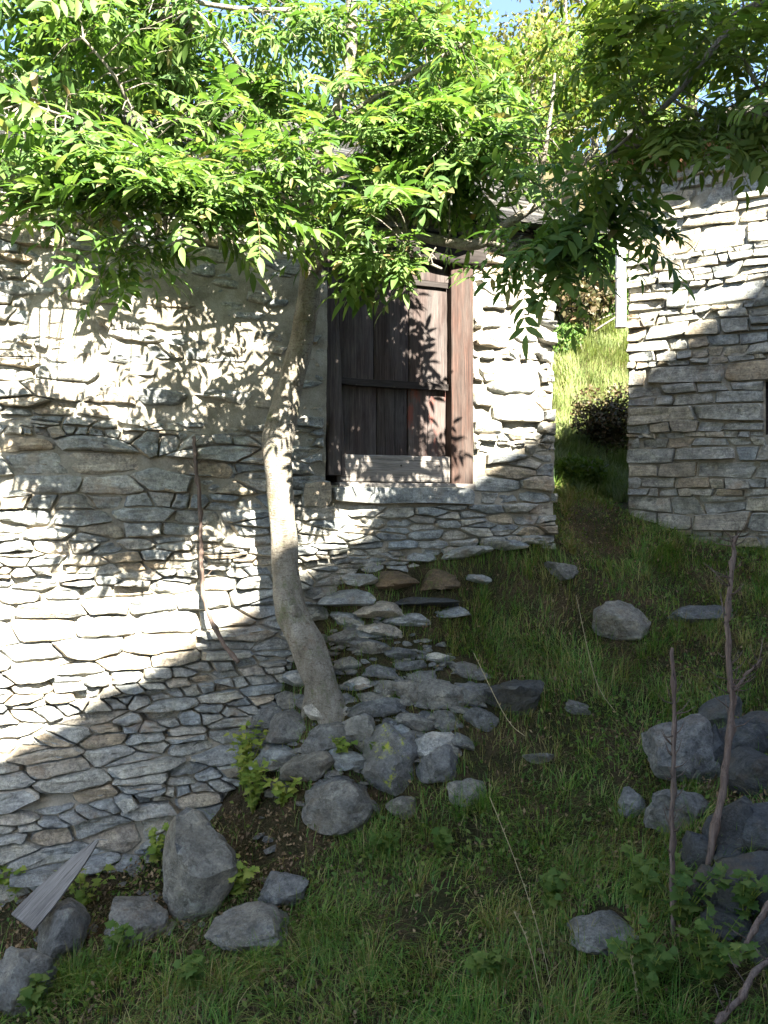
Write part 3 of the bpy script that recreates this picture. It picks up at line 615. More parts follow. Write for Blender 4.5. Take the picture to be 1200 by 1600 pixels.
# roof with wooden fascia and slabs
rroof = empty('roof', (0, 0, 0), rb)
rdir = (-RWALL.n * math.cos(.10) + Vector((0, 0, -math.sin(.10)))); rn = RWALL.e.cross(rdir).normalized(); re0 = RWALL.o + RWALL.n * .3 + Vector((0, 0, REAVE - .1))
for row in range(5):
    u = -.12 + row * .28 * .5
    while u < 4.4:
        wd = R(.38, .55); p = re0 + RWALL.e * (u + wd / 2) + rdir * (.22 + row * .28) + rn * (.06 + R(0, .02))
        o = link('slab', random.choice(slabs), None, rroof); o.matrix_basis = Matrix.Translation(p) @ Matrix((RWALL.e, rdir, rn)).transposed().to_4x4() @ Matrix.Rotation(-.10, 4, 'X') @ Matrix.Rotation(R(-.1, .1), 4, 'Z') @ Matrix.Diagonal((wd / .5, 1, R(.8, 1.2), 1)); u += wd
a = Acc(); q0 = re0 - RWALL.e * .2; q1 = re0 + RWALL.e * 4.5
pp = [q0 + rdir * .1, q1 + rdir * .1, q1 + rdir * 4.2, q0 + RWALL.e * 2.2 + rdir * 4.2]; a.add(pp + [p - rn * .035 for p in pp], [(0, 1, 2, 3), (7, 6, 5, 4), (0, 4, 5, 1), (1, 5, 6, 2), (2, 6, 7, 3), (3, 7, 4, 0)]); a.build('roof_deck', M['brown_wood'], rroof, False)
for k in range(6):
    b0 = re0 + RWALL.e * (-.1 + k * .55) - rn * .09 + rdir * .04; v, f = tube_data([b0, b0 + rdir * .8, b0 + rdir * 2], [.055, .055, .055], 8, .08); link('rafter', mesh(v, f), M['brown_wood'], rroof)
# white downpipe at the corner
pc = RWALL.at(-.035, 0, .06); zlo = CAMZ + (800 - 513) / F * 7.0
v, f = tube_data([pc + Vector((0, 0, z)) for z in (zlo, zlo + .03, zlo + .3, zlo + .6, zlo + .9, REAVE - .12)], [.05, .045, .045, .043, .043, .043], 14); dp = link('downpipe', mesh(v, f, True, 40), M['white_pipe'], rb)
v, f = tube_data([pc + Vector((0, 0, z)) for z in (zlo + .42, zlo + .425, zlo + .46, zlo + .465)], [.046, .052, .052, .046], 14); link('pipe_collar', mesh(v, f, True, 40), M['white_pipe'], dp)

# ---- the house behind the photographer whose roof throws the big slanting shadow
def wall_hit(wall, px, py):
    u = wall.u_of_px(px); p = wall.at(u, 0); z = CAMZ + (800 - py) / F * p.y
    p = wall.at(u, z); z = CAMZ + (800 - py) / F * p.y; return Vector((p.x, p.y, z))
SHP = [wall_hit(LW, *c) for c in ((0, 1180), (150, 1092), (300, 1010), (560, 832), (735, 757), (866, 645))] + [wall_hit(RWALL, *c) for c in ((990, 588), (1120, 490), (1198, 428))]
YC = -2.5
SHQ = [p + SD * ((p.y - YC) / -SD.y) for p in SHP]
print('CASTER', [(round(q.x, 2), round(q.z, 2)) for q in SHQ])
sx = np.array([q.x for q in SHQ]); sz = np.array([q.z for q in SHQ]); sl_, ic_ = np.polyfit(sx, sz, 1); print('slope', sl_, ic_)
nh = tag(empty('neighbour_house', (0, 0, 0)), 'tall gabled house behind the viewer that shades the foreground', 'building')
xe, xr = -1.2, 8.2; zr = sl_ * xr + ic_; ze = sl_ * xe + ic_; xe2 = 2 * xr - xe
a = Acc(); fp = [(xe + .3, -.6), (xe2 - .3, -.6), (xe2 - .3, ze - .3), (xr, zr - .9), (xe + .3, ze - .3)]
a.add([Vector((x, YC - .25, z)) for x, z in fp] + [Vector((x, -9, z)) for x, z in fp], [(0, 1, 2, 3, 4), (9, 8, 7, 6, 5)] + [(k, k + 5, (k + 1) % 5 + 5, (k + 1) % 5) for k in range(5)])
a.build('wall', M['house_plaster'], nh, False)
for sgn in (1, -1):
    a = Acc(); x0 = xe if sgn > 0 else xe2; pr = []; NS = 46
    for k in range(NS + 1):                                   # unseen verge bent to throw the wanted shadow edge, with uneven slab steps
        t = k / NS; x = x0 + (xr - x0) * t; xx = x if sgn > 0 else 2 * xr - x; j = .035 * math.floor(3 * (n3(k * .9, 1.1, sgn) + 1)) - .105
        zl_ = sl_ * xx + ic_; zi = float(np.interp(xx, sx, sz)) if sx[0] < xx < sx[-1] else zl_ + (sz[0] - sl_ * sx[0] - ic_ if xx <= sx[0] else sz[-1] - sl_ * sx[-1] - ic_)
        pr.append(Vector((x, YC, zi + j)))
    n_ = len(pr); th = Vector((0, 0, -.16)); bk = Vector((0, -6.7, 0))
    a.add(pr + [p + th for p in pr] + [p + bk for p in pr] + [p + bk + th for p in pr],
          [q for k in range(n_ - 1) for q in ((k, k + 1, n_ + k + 1, n_ + k), (k, 2 * n_ + k, 2 * n_ + k + 1, k + 1), (n_ + k, n_ + k + 1, 3 * n_ + k + 1, 3 * n_ + k), (2 * n_ + k, 3 * n_ + k, 3 * n_ + k + 1, 2 * n_ + k + 1))])
    a.build('roof', M['slab'], nh, False)

# ------------------------------------------------------------------ rocks
def rock_mesh(sx_, sy_, sz_, sd, sub=3, planes=15, rough=.10):
    rs_ = random.Random(sd); bm = bmesh.new(); bmesh.ops.create_icosphere(bm, subdivisions=sub, radius=1)
    pl = []
    for _ in range(int(planes * .9)):
        n = Vector((rs_.gauss(0, 1), rs_.gauss(0, 1), rs_.gauss(0, 1))).normalized(); pl.append((n, rs_.uniform(.66, .94)))
    for ax_ in ((1, 0, 0), (-1, 0, 0), (0, 1, 0), (0, -1, 0), (0, 0, 1), (0, 0, -1)):
        n = (Vector(ax_) + Vector((rs_.uniform(-.65, .65), rs_.uniform(-.65, .65), rs_.uniform(-.65, .65)))).normalized(); pl.append((n, rs_.uniform(.58, .92)))
    for v_ in bm.verts:
        d = v_.co.normalized(); acc = 1.25
        for n, k in pl:
            c = d.dot(n)
            if c > .05: acc = min(acc, k / c)
        r = acc * (1 + rough * 1.2 * n3(*(d * 2.1 + Vector((sd, 0, 0)))) - rough * .9 * max(0, n3(*(d * 3.6 + Vector((0, 0, sd)))) * 1.6 - .25) + rough * .5 * n3(*(d * 6 + Vector((0, sd, 0)))) + rough * .22 * n3(*(d * 15)))
        co = d * r; v_.co = (co.x * sx_, co.y * sy_, co.z * sz_)
    me = bpy.data.meshes.new('rock'); bm.to_mesh(me); bm.free(); me.polygons.foreach_set('use_smooth', [True] * len(me.polygons)); me.set_sharp_from_angle(angle=math.radians(32)); return me
def ground_Y(px, py, lo=2.2, hi=9.0):
    ys = np.linspace(lo, hi, 300); xs = (px - 600) / F * ys; zz = CAMZ + (800 - py) / F * ys; k = np.nonzero(zz < H(xs, ys))[0]
    return float(ys[k[0]]) if len(k) else None
def rock(px, py, hw, hh, Y, label, cat='rock', group=None, mt='rock', name='boulder', sub=4, thick=None, rot=0., tilt=(0., 0.), planes=16):
    gY = ground_Y(px, py + hh * .72)
    if gY: Y = min(max(gY, Y - .5), Y + .5)
    c = P(px, py, Y); s_ = Y / F; sx_, sz_ = hw * s_ * 1.16, hh * s_ * 1.16; sy_ = thick or (sx_ + sz_) * .5
    o = link(name, rock_mesh(sx_, sy_, sz_, px * 3.1 + py * .7, sub, planes), M[mt]); o.location = c + Vector((0, sy_ * .35, -sz_ * .08)); o.rotation_euler = (tilt[0], rot, tilt[1])
    ROCKXY.append((c.x, c.y + sy_ * .55, max(sx_, .03), sy_)); return tag(o, label, cat, group)
ROCKXY = []; CHIP = []
for k in range(6):
    m_ = rock_mesh(1, 1, 1, 500 + k, 2, 12); CHIP.append(([v.co.copy() for v in m_.vertices], [tuple(p.vertices) for p in m_.polygons]))
rock(303, 1375, 58, 78, 3.85, 'large upright grey boulder in the weeds at the foot of the stone wall', rot=.15)
rock(533, 1268, 62, 46, 4.15, 'rounded blue-grey boulder below the ash tree beside the yellow-green weeds', rot=.1)
rock(612, 1190, 56, 48, 4.3, 'grey boulder with a bright yellow-green lichen patch', rot=-.3, mt='rock_lichen')
rock(90, 1462, 36, 52, 3.75, 'dark pointed boulder below the grey board in the lower corner', rot=.1)
rock(212, 1448, 46, 34, 3.75, 'flat-topped grey rock between the upright boulder and the pointed one')
rock(28, 1545, 44, 52, 3.4, 'pale flat-faced rock cut off by the lower edge of the picture')
rock(392, 1462, 74, 28, 3.65, 'low flat slab of rock sunk in the grass before the upright boulder', thick=.2)
rock(438, 1395, 40, 22, 3.95, 'small low rock half buried behind the sunken flat slab', thick=.14)
rock(1075, 1182, 58, 52, 3.9, 'big angular pale grey boulder behind the thin dry stem', rot=-.1)
rock(1068, 1268, 46, 36, 3.75, 'squat pale boulder under the big angular one by the dry stem')
rock(990, 1262, 24, 22, 3.85, 'small grey rock in the grass beside the squat pale boulder')
rock(985, 978, 40, 32, 5.35, 'lone brownish rock in the middle of the grassy slope')
rock(950, 1470, 58, 20, 3.15, 'broad flat rock in the undergrowth left of the thin dry stem', thick=.18)
rock(880, 892, 26, 16, 5.95, 'low grey rock in the grass below the barn corner')
rock(1100, 960, 52, 15, 5.4, 'long flat rock in the grass up the slope', thick=.14)
rock(808, 1090, 44, 30, 4.65, 'dark rock jutting from the grassy bank edge', mt='rock_dark')
rock(845, 1187, 26, 10, 4.3, 'small flat stone lying in the grass slope', thick=.07, sub=3)
rock(905, 1110, 22, 12, 4.65, 'little pale stone in the grass of the slope', thick=.08, sub=3)
rock(690, 1200, 30, 32, 4.25, 'dark blue-grey stone right of the lichen boulder')
rock(632, 1262, 26, 18, 4.25, 'small blue-grey stone in front of the lichen boulder', thick=.09)
rock(735, 1240, 32, 16, 4.15, 'low grey stone at the grassy foot of the rubble heap', thick=.1)
# dark retaining wall at the right edge
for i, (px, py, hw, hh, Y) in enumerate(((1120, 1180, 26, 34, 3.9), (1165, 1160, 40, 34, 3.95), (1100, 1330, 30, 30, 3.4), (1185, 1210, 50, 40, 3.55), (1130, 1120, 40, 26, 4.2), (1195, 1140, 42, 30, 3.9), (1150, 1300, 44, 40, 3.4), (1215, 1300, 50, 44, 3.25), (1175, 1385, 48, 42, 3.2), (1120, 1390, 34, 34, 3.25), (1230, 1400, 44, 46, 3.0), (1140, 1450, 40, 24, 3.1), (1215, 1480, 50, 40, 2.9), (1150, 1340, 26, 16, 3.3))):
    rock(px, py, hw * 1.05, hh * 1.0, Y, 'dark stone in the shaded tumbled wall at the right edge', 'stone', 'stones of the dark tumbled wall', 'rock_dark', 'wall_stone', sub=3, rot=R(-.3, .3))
# rubble terrace under and beside the tree
RUB = [(505,1112,34,16,4.62),(478,1098,18,12,4.62),(455,1140,40,26,4.6),(520,1150,40,24,4.55),(560,1140,34,26,4.5),(600,1105,40,18,4.6),(655,1130,30,16,4.6),(700,1130,24,15,4.6),(680,1165,32,24,4.45),(640,1080,26,20,4.75),(690,1085,40,24,4.75),(605,1075,20,14,4.75),(560,1070,22,12,4.8),(590,1050,26,12,4.85),(545,1040,20,12,4.9),(640,1040,28,10,4.95),(690,1030,22,10,5.0),(575,1010,34,14,5.0),(625,1020,24,9,5.0),(540,1000,22,14,5.0),(600,985,30,12,5.1),(740,1085,30,18,4.75),(755,1125,26,20,4.55),(720,1160,20,14,4.45),(440,1185,38,20,4.6),(490,1195,40,24,4.45),(400,1160,34,18,4.75),(425,1120,34,20,4.75),(545,1190,30,16,4.4),(640,1155,24,14,4.5),(520,1230,36,14,4.35),(585,1095,22,13,4.68),(610,1140,26,14,4.52),(660,1060,20,12,4.85),(730,1050,26,14,4.95),(560,985,22,9,5.1),(470,1060,24,14,4.85),(455,1095,22,13,4.8),(545,1095,18,10,4.68),(570,1165,20,12,4.42)]
for i, (px, py, hw, hh, Y) in enumerate(RUB):
    rock(px, py, hw * 1.15, hh * .95, Y, 'grey angular stone of the rubble heap around the foot of the ash tree', 'stone', 'rubble stones around the tree foot', 'stone' if i % 4 == 0 else 'rock', 'rubble_stone', sub=3, rot=R(-.25, .25), thick=hw * Y / F * R(.8, 1.1), planes=13)
rock(605, 1085, 8, 20, 4.62, 'small pale pointed stone standing upright in the rubble', 'stone', None, 'stone', 'rubble_stone', sub=3, thick=.025)
ch = Acc()
for k in range(420):
    an, q = R(0, 6.283), math.sqrt(random.random()); px, py = 570 + 185 * q * math.cos(an), 1090 + 125 * q * math.sin(an)
    if k > 300: px, py = R(20, 520), 0
    Yc = 4.72 + (1100 - py) * .0028; c = P(px, py, Yc)
    if k > 300: c = Vector((c.x * R(.85, 1), 4.3 + R(-.5, .35), 0))
    if (5.4 + .4 * c.x) - c.y < .12: continue
    c.z = H1(c.x, c.y) + .005; s_ = R(.014, .05); m_ = CHIP[k % 6]; rm = Matrix.Translation(c) @ Matrix.Rotation(R(0, 6), 4, 'Z') @ Matrix.Rotation(R(-.4, .4), 4, 'X') @ Matrix.Diagonal((s_ * R(1, 1.6), s_ * R(.7, 1.1), s_ * R(.25, .55), 1))
    ch.add([rm @ x for x in m_[0]], m_[1])
tag(ch.build('rubble', M['rock'], None, True, 25), 'small stone chips scattered between the rubble stones', 'rubble', None, 'stuff')
for (px, py, hw, hh, Y) in ((548,878,34,12,5.2),(596,868,34,10,5.3),(560,905,30,10,5.15),(650,872,38,9,5.35),(716,866,36,9,5.5),(776,852,36,9,5.6),(826,842,30,9,5.7),(545,935,34,14,5.1),(592,955,38,13,5.05),(545,968,28,12,5.0),(640,968,34,10,5.05),(700,958,30,8,5.15),(745,905,26,8,5.4),(575,990,30,10,5.0),(510,925,24,12,5.05),(518,890,26,10,5.15),(500,960,22,11,5.0)):
    rock(px, py, hw * 1.1, hh, Y, 'flat stone of the rough ledge at the wall foot below the barn door', 'stone', 'ledge stones below the door', 'stone', 'ledge_stone', sub=3, rot=R(-.12, .12), thick=.13, planes=10)
# stone steps against the wall
for (px, py, hw, hh, Y, lb) in ((612, 908, 40, 15, 5.15, 'mossy brown stone step below the barn door'), (688, 908, 32, 16, 5.2, 'dark stone step right of the mossy brown one'), (655, 940, 60, 8, 5.12, 'long thin stone step lying in the grass under the door')):
    rock(px, py, hw, hh, Y, lb, 'step', None, 'rock_mossy' if 'mossy' in lb else 'rock_dark', 'stone_step', sub=3, thick=.16, planes=9)
# lichen patch on its boulder
# grey board leaning in the corner
bo = Acc(); b0, b1 = P(35, 1440, 3.7), P(152, 1312, 4.05); ax = (b1 - b0).normalized(); sd_ = ax.cross(Vector((0, -.8, .6))).normalized(); nn_ = sd_.cross(ax)
vv = []; K = 8; LB = (b1 - b0).length
for k in range(K + 1):
    t = k / K; wd = .07 * (1 - .88 * t ** 1.8)
    for (s_, h_) in ((-1, 0), (1, 0), (1, -.016), (-1, -.016)): vv.append(Vector((t * LB, wd * s_ + .004 * n3(t * 5, s_, 1), h_ + .004 * n3(t * 4, s_, 3))))
ff = [q for k in range(K) for q in [(k * 4 + j, k * 4 + (j + 1) % 4, k * 4 + 4 + (j + 1) % 4, k * 4 + 4 + j) for j in range(4)]] + [(3, 2, 1, 0), (K * 4, K * 4 + 1, K * 4 + 2, K * 4 + 3)]
bo.add(vv, ff); bd = bo.build('board', M['grey_board'], None, True, 30); bd.matrix_basis = Matrix.Translation(b0) @ Matrix((ax, sd_, nn_)).transposed().to_4x4()
tag(bd, 'long grey weathered board with a pointed end leaning on the wall foot', 'board')

# ------------------------------------------------------------------ ash tree
def leaflet(L_, W_, fold=.18, droop=.15):
    ys = [0, .22, .5, .78, 1.0]; ws = [.0, .78, 1.0, .62, 0]; v = [Vector((0, 0, 0))]; f = []
    for y, q in zip(ys[1:-1], ws[1:-1]):
        z = -droop * L_ * y * y
        v += [Vector((-q * W_ / 2, y * L_, z + fold * W_ * q)), Vector((0, y * L_, z)), Vector((q * W_ / 2, y * L_, z + fold * W_ * q))]
    v.append(Vector((0, L_, -droop * L_)))
    f += [(0, 2, 1), (0, 3, 2)]
    for k in range(2):
        b = 1 + k * 3; f += [(b, b + 1, b + 4, b + 3), (b + 1, b + 2, b + 5, b + 4)]
    f += [(7, 8, 10), (8, 9, 10)]
    return v, f
def pinnate(sd, L_=.25, pairs=5, lf=.085, wd=.032):
    """one ash leaf along +Y, upper side +Z"""
    r_ = random.Random(sd); a = Acc(); pts = []
    for k in range(9):
        t = k / 8; pts.append(Vector((.02 * math.sin(t * 2 + sd), t * L_, -.10 * L_ * t * t * (1 + r_.uniform(-.2, .6)))))
    a.add(*tube_data(pts, [.0022 - .0015 * k / 8 for k in range(9)], 3, cap=False))
    for k in range(pairs):
        t = .30 + .62 * k / (pairs - 1); p = pts[int(t * 8)].lerp(pts[min(8, int(t * 8) + 1)], t * 8 % 1)
        for s_ in (-1, 1):
            v, f = leaflet(lf * r_.uniform(.8, 1.1) * (1 - .25 * abs(t - .6)), wd * r_.uniform(.85, 1.15), r_.uniform(.05, .3), r_.uniform(.05, .4))
            m_ = Matrix.Translation(p) @ Matrix.Rotation(-s_ * math.radians(r_.uniform(48, 68)), 4, 'Z') @ Matrix.Rotation(r_.uniform(-.35, .2), 4, 'X') @ Matrix.Rotation(r_.uniform(-.4, .4), 4, 'Y')
            a.add([m_ @ x for x in v], f)
    v, f = leaflet(lf * 1.1, wd * 1.1, .15, .3); m_ = Matrix.Translation(pts[-1]); a.add([m_ @ x for x in v], f)
    return a.v, a.f
LEAFV = [pinnate(k, (.21, .26, .30, .18)[k % 4], 4 + k % 3, (.072, .084, .095, .062)[k % 4], (.020, .024, .028, .021)[(k + k // 4) % 4]) for k in range(8)]
LEAF_NP = [(np.array([tuple(x) for x in v]), f) for v, f in LEAFV]
def leaf_matrix(p, d, upv, roll, s):
    y = d.normalized(); x = y.cross(upv); x = x.normalized() if x.length > 1e-4 else Vector((1, 0, 0)); z = x.cross(y)
    return Matrix.Translation(p) @ Matrix((x, y, z)).transposed().to_4x4() @ Matrix.Rotation(roll, 4, 'Y') @ Matrix.Scale(s, 4)
class LeafBag:
    def __init__(s): s.V = []; s.loops = []; s.start = []; s.nv = 0; s.nl = 0
    def add(s, k, m_):
        v, f = LEAF_NP[k]; A = np.array(m_)[:3]; s.V.append(v @ A[:, :3].T + A[:, 3])
        for q in f: s.start.append(s.nl); s.loops.extend([i + s.nv for i in q]); s.nl += len(q)
        s.nv += len(v)
    def build(s, name, mt, parent): return link(name, mesh_np(np.concatenate(s.V), s.loops, s.start), mt, parent)
def foliage(tree, branches, regions, mt, single, twig_mt, scale=1.0, seed=1, thin=None):
    """twigs from the nearest branch to cluster points, ash leaves in opposite pairs along each"""
    rr = random.Random(seed); bag = LeafBag(); tw = Acc(); all_leaves = []
    bp = [p for b in branches for p in b]
    for (cx, cy, rx, ry, y0, y1, cnt) in regions:
        for _ in range(cnt):
            an, q = rr.uniform(0, 6.283), math.sqrt(rr.random()); end = P(cx + rx * q * math.cos(an), cy + ry * q * math.sin(an), rr.uniform(y0, y1))
            near = min(bp, key=lambda p: (p - end).length + .25 * abs(p.z - end.z)); L_ = (end - near).length
            st = near if L_ < .75 else end + (near - end) * (.75 / L_)
            mid = st.lerp(end, .55) + Vector((rr.uniform(-.04, .04), rr.uniform(-.04, .04), rr.uniform(0, .07)))
            pts, rad = spline([near, st, mid, end] if L_ > .8 else [st, mid, end], [.006, .0045, .0035, .002] if L_ > .8 else [.005, .0035, .002], 4)
            tw.add(*tube_data(pts, rad, 4, cap=False))
            n_ = len(pts); ax = (end - mid).normalized(); nodes = [1.0, .86, .70, .52]
            for qi, t in enumerate(nodes):
                i = min(n_ - 1, int(t * (n_ - 1))); p = pts[i]; tg = (pts[min(i + 1, n_ - 1)] - pts[max(i - 1, 0)]).normalized()
                side = tg.cross(Vector((0, 0, 1))); side = side.normalized() if side.length > .01 else Vector((1, 0, 0))
                if qi % 2: side = (side + Vector((0, 0, rr.uniform(-.6, .6)))).normalized()
                for s_ in (-1, 1) + ((0,) if qi == 0 else ()):
                    if rr.random() < .1: continue
                    d = (tg * rr.uniform(.3, .9) + side * s_ * rr.uniform(.7, 1.1) + Vector((rr.uniform(-.3, .3), rr.uniform(-.45, .2), rr.uniform(-.65, .2)))).normalized()
                    th_ = thin(p + d * .13) if thin else 0
                    if th_ and (th_ == 2 or rr.random() < .9): continue
                    upv = (Vector((rr.uniform(-.5, .5), rr.uniform(-.7, .2), 1))).normalized()
                    all_leaves.append((rr.randrange(8), leaf_matrix(p, d, upv, rr.uniform(-.5, .5), scale * rr.uniform(.6, 1.2))))
    # the leaves that stand nearest to the viewer are single objects, the rest one crown
    def key(l):
        p = l[1].translation; x, y = 600 + F * p.x / p.y, 800 - F * (p.z - CAMZ) / p.y
        return p.y + (0 if 0 < x < 1200 and 0 < y < 1600 else 50)
    all_leaves.sort(key=key); step = 1
    me_ = []
    for v, f in LEAFV: m_ = mesh(v, f); m_.materials.append(mt); me_.append(m_)
    for i, (k, m_) in enumerate(all_leaves):
        if i < single: o = link('leaf', me_[k], None, tree); o.matrix_basis = m_
        else: bag.add(k, m_)
    tag(bag.build('crown', mt, tree), kind='stuff'); tag(tw.build('twigs', twig_mt, tree), kind='stuff'); print('leaves', len(all_leaves))
def px_branch(pts, sub=5): # px, py, Y, half width px
    return spline([P(a, b, c) for a, b, c, _ in pts], [d * c / F for _, _, c, d in pts], sub)
ash = tag(empty('ash_tree', (0, 0, 0)), 'ash tree with crooked pale trunk growing out of the rubble before the door', 'tree')
TR = [(524,1128,4.72,28),(509,1085,4.72,25),(494,1045,4.72,26),(474,1000,4.74,27),(455,955,4.77,25),(447,900,4.8,21),(444,840,4.81,20),(439,780,4.82,20),(434,720,4.82,22),(436,675,4.83,24),(448,625,4.83,21),(463,570,4.82,19),(475,510,4.8,18),(484,455,4.79,18),(487,410,4.78,17)]
STEM = [(486,420,4.78,18),(490,375,4.77,13),(493,335,4.75,10),(498,280,4.7,9),(514,205,4.6,8),(534,145,4.55,8),(548,85,4.5,9),(549,20,4.45,9),(546,-60,4.4,7),(560,-160,4.35,5)]
BR = [
 [(486,430,4.78,13),(508,395,4.66,9.5),(560,368,4.52,8),(620,364,4.42,8),(690,376,4.33,8),(745,382,4.28,8.5),(790,352,4.24,8),(840,318,4.18,6.5),(890,275,4.08,5),(935,232,4.0,3)],
 [(484,440,4.79,11),(474,380,4.86,8),(470,320,4.85,7),(440,240,4.7,6),(400,160,4.5,5),(360,80,4.3,4),(300,10,4.2,3)],
 [(490,370,4.77,6),(430,330,4.55,4.5),(350,290,4.3,3.5),(250,245,4.1,2.8),(150,200,3.95,2.2),(40,160,3.8,1.6)],
 [(488,400,4.77,4.5),(430,385,4.4,3.2),(350,355,4.1,2.6),(260,365,3.9,2),(205,405,3.8,1.3)],
 [(514,205,4.6,6),(560,170,4.45,5),(620,130,4.35,4.5),(680,95,4.25,3.5),(740,60,4.2,2.5)],
 [(498,280,4.7,6),(560,260,4.5,5),(640,240,4.35,4),(720,210,4.2,3)],
 [(838,320,4.18,4),(850,250,4.12,3.5),(860,180,4.1,3),(867,115,4.08,2)],
 [(760,378,4.27,4),(830,395,4.1,3.2),(890,380,4.0,2.5),(940,350,3.95,1.8)],
 [(548,60,4.48,5),(480,20,4.3,4),(380,15,4.1,4),(260,-5,3.95,3.5),(140,-30,3.85,3)],
 [(470,320,4.85,4),(360,270,4.7,2.6),(240,270,4.5,2.2),(120,280,4.35,1.8),(40,270,4.25,1.4)],
 [(250,245,4.1,3.5),(210,180,3.95,3),(180,120,3.85,2.5),(130,60,3.75,2)],
 [(620,364,4.42,4),(650,400,4.2,3),(690,420,4.1,2)]]
tp, trr = px_branch(TR, 9); ACC = Acc(); ACC.add(*tube_data([p + Vector((n3(p.z * 3.1, 1, 0), n3(p.z * 3.1, 5, 0), 0)) * .012 for p in tp], trr, 28, .13, freq=6)); ACC.build('trunk', M['bark'], ash)
for pts in ([(500,1050,4.74,20),(484,1095,4.74,11),(476,1125,4.78,6)],[(505,1060,4.74,20),(524,1100,4.74,12),(534,1130,4.78,6)],[(466,975,4.77,17),(460,955,4.70,11),(458,945,4.68,5)]):
    p, r_ = px_branch(pts, 5); v, f = tube_data(p, r_, 12, .2, freq=9); link('root' if pts[0][1] > 1000 else 'knot', mesh(v, f), M['bark'], ash)
branches = []
for b in [STEM] + BR:
    p, r_ = px_branch(b); v, f = tube_data(p, r_, 9, .12, freq=14); link('branch', mesh(v, f), M['bark'], ash); branches.append(p)
REG = [(50,220,100,50,3.3,3.8,9),(150,250,120,45,3.3,3.7,9),(210,290,90,50,3.3,3.7,6),(330,265,120,55,3.3,3.7,11),(340,330,60,25,3.4,3.8,3),(205,392,28,24,3.5,3.8,4),(120,300,60,25,3.4,3.8,4),(110,30,120,50,3.7,4.3,9),(300,40,130,60,3.7,4.4,10),(290,170,120,60,3.6,4.4,9),(130,120,100,40,3.6,4.1,6),
 (180,260,190,50,4.35,4.65,6),(180,60,220,60,4.8,5.5,9),(420,210,90,90,3.5,4.6,14),(450,80,80,80,3.9,4.5,9),(560,240,100,80,3.7,4.7,13),(600,140,70,70,4.0,4.6,8),(640,290,80,50,3.8,4.5,7),(630,60,70,60,4.0,4.6,8),(690,190,60,60,3.9,4.5,8),(730,290,60,40,4.0,4.5,5),
 (770,240,70,60,3.7,4.4,9),(850,280,90,60,3.6,4.2,11),(910,325,70,40,3.6,4.1,8),(810,390,60,35,3.8,4.2,6),(930,250,50,50,3.7,4.1,8),(960,330,45,50,3.7,4.1,8),(870,370,60,40,3.7,4.1,7),(890,220,70,50,3.7,4.2,8),(610,390,60,16,4.1,4.35,5),(540,360,40,20,4.1,4.4,3),(570,375,25,14,4.1,4.3,2),(660,405,40,12,4.05,4.2,4),(420,330,80,40,3.6,4.5,6),(880,400,30,25,3.8,4.1,3),
 (690,215,70,50,4.25,4.7,9),(650,250,60,50,4.3,4.7,7),(720,150,50,40,4.2,4.6,5),(600,190,60,50,4.2,4.7,5),
 (150,110,180,80,4.2,5.2,24),(330,110,140,80,4.2,5.2,18),(200,0,220,50,4.0,5.2,18),(80,160,120,40,3.7,4.3,9),(380,180,100,60,3.8,4.4,8),(440,30,70,50,4.1,4.9,6),(60,60,90,70,3.7,4.6,8),
 (10,120,40,50,3.6,4.1,4),(300,-60,360,30,3.6,4.4,10),(-90,230,70,120,3.4,4.1,6),(640,-60,120,40,3.9,4.6,4),(560,385,40,14,4.15,4.35,4),(640,395,60,14,4.1,4.3,5)]
# patches of the barn wall that stay sunlit: boughs that would shade them are thin
LIT = [(525,745,700,840),(100,425,470,608),(-20,120,440,640),(745,868,425,720),(-20,150,850,1150),(-20,60,255,345)]
def shadow_px(p):
    t = -((p - LW.o).dot(LW.n)) / (SD.dot(LW.n)); q = p + SD * t; return 600 + F * q.x / q.y, 800 - F * (q.z - CAMZ) / q.y
LIMB = [(a, b, c) for br_ in (BR[0], STEM[1:6]) for a, b, c, _ in br_]
def sunny(p):
    sx_, sy_ = 600 + F * p.x / p.y, 800 - F * (p.z - CAMZ) / p.y
    if 500 < sx_ < 880 and any(abs(sx_ - a) < 50 and abs(sy_ - b) < 30 and p.y < c + .1 for a, b, c in LIMB): return random.random() < .88
    x, y = shadow_px(p)
    if 525 < x < 745 and 690 < y < 850: return 2
    if x < 480 and 320 < y < 480 and random.random() < .45: return True
    if x < 480 and 255 < y < 330: return True
    return any(a < x < b and c < y < d for a, b, c, d in LIT)
foliage(ash, branches, REG, M['ash_leaf'], 280, M['bark'], 1.12, 3, sunny)

# second tree whose branch hangs in from the upper right
ash2 = tag(empty('overhanging_tree', (0, 0, 0)), 'dark leafy branch of a tree hanging in from the upper right corner', 'tree')
g0 = Vector((2.75, 3.5, 0)); g0.z = H1(2.75, 3.5)
tp, trr = spline([g0 - Vector((0, 0, .15)), g0 + Vector((.05, 0, 1)), g0 + Vector((-.02, .03, 2.2)), g0 + Vector((-.05, .05, 3.6)), g0 + Vector((-.15, .1, 5.2))], [.12, .10, .09, .075, .04], 6)
ACC = Acc(); ACC.add(*tube_data(tp, trr, 14, .1)); ACC.build('trunk', M['bark'], ash2)
tt_ = tp[14]
B2 = [[tt_, P(1330,-20,3.45), P(1200,0,3.42), P(1150,35,3.4), P(1090,105,3.38), P(1045,160,3.36), P(985,212,3.34), P(925,262,3.32)], [P(1072,125,3.37), P(1068,80,3.36), P(1055,30,3.34), P(1040,-30,3.3)], [P(1068,122,3.37), P(1100,60,3.3), P(1150,20,3.28), P(1210,-10,3.25)], [P(1050,155,3.36), P(1090,180,3.3), P(1140,190,3.2), P(1190,150,3.15)], [tt_, P(1350,140,3.4), P(1250,170,3.3), P(1170,185,3.25), P(1100,205,3.2)]]
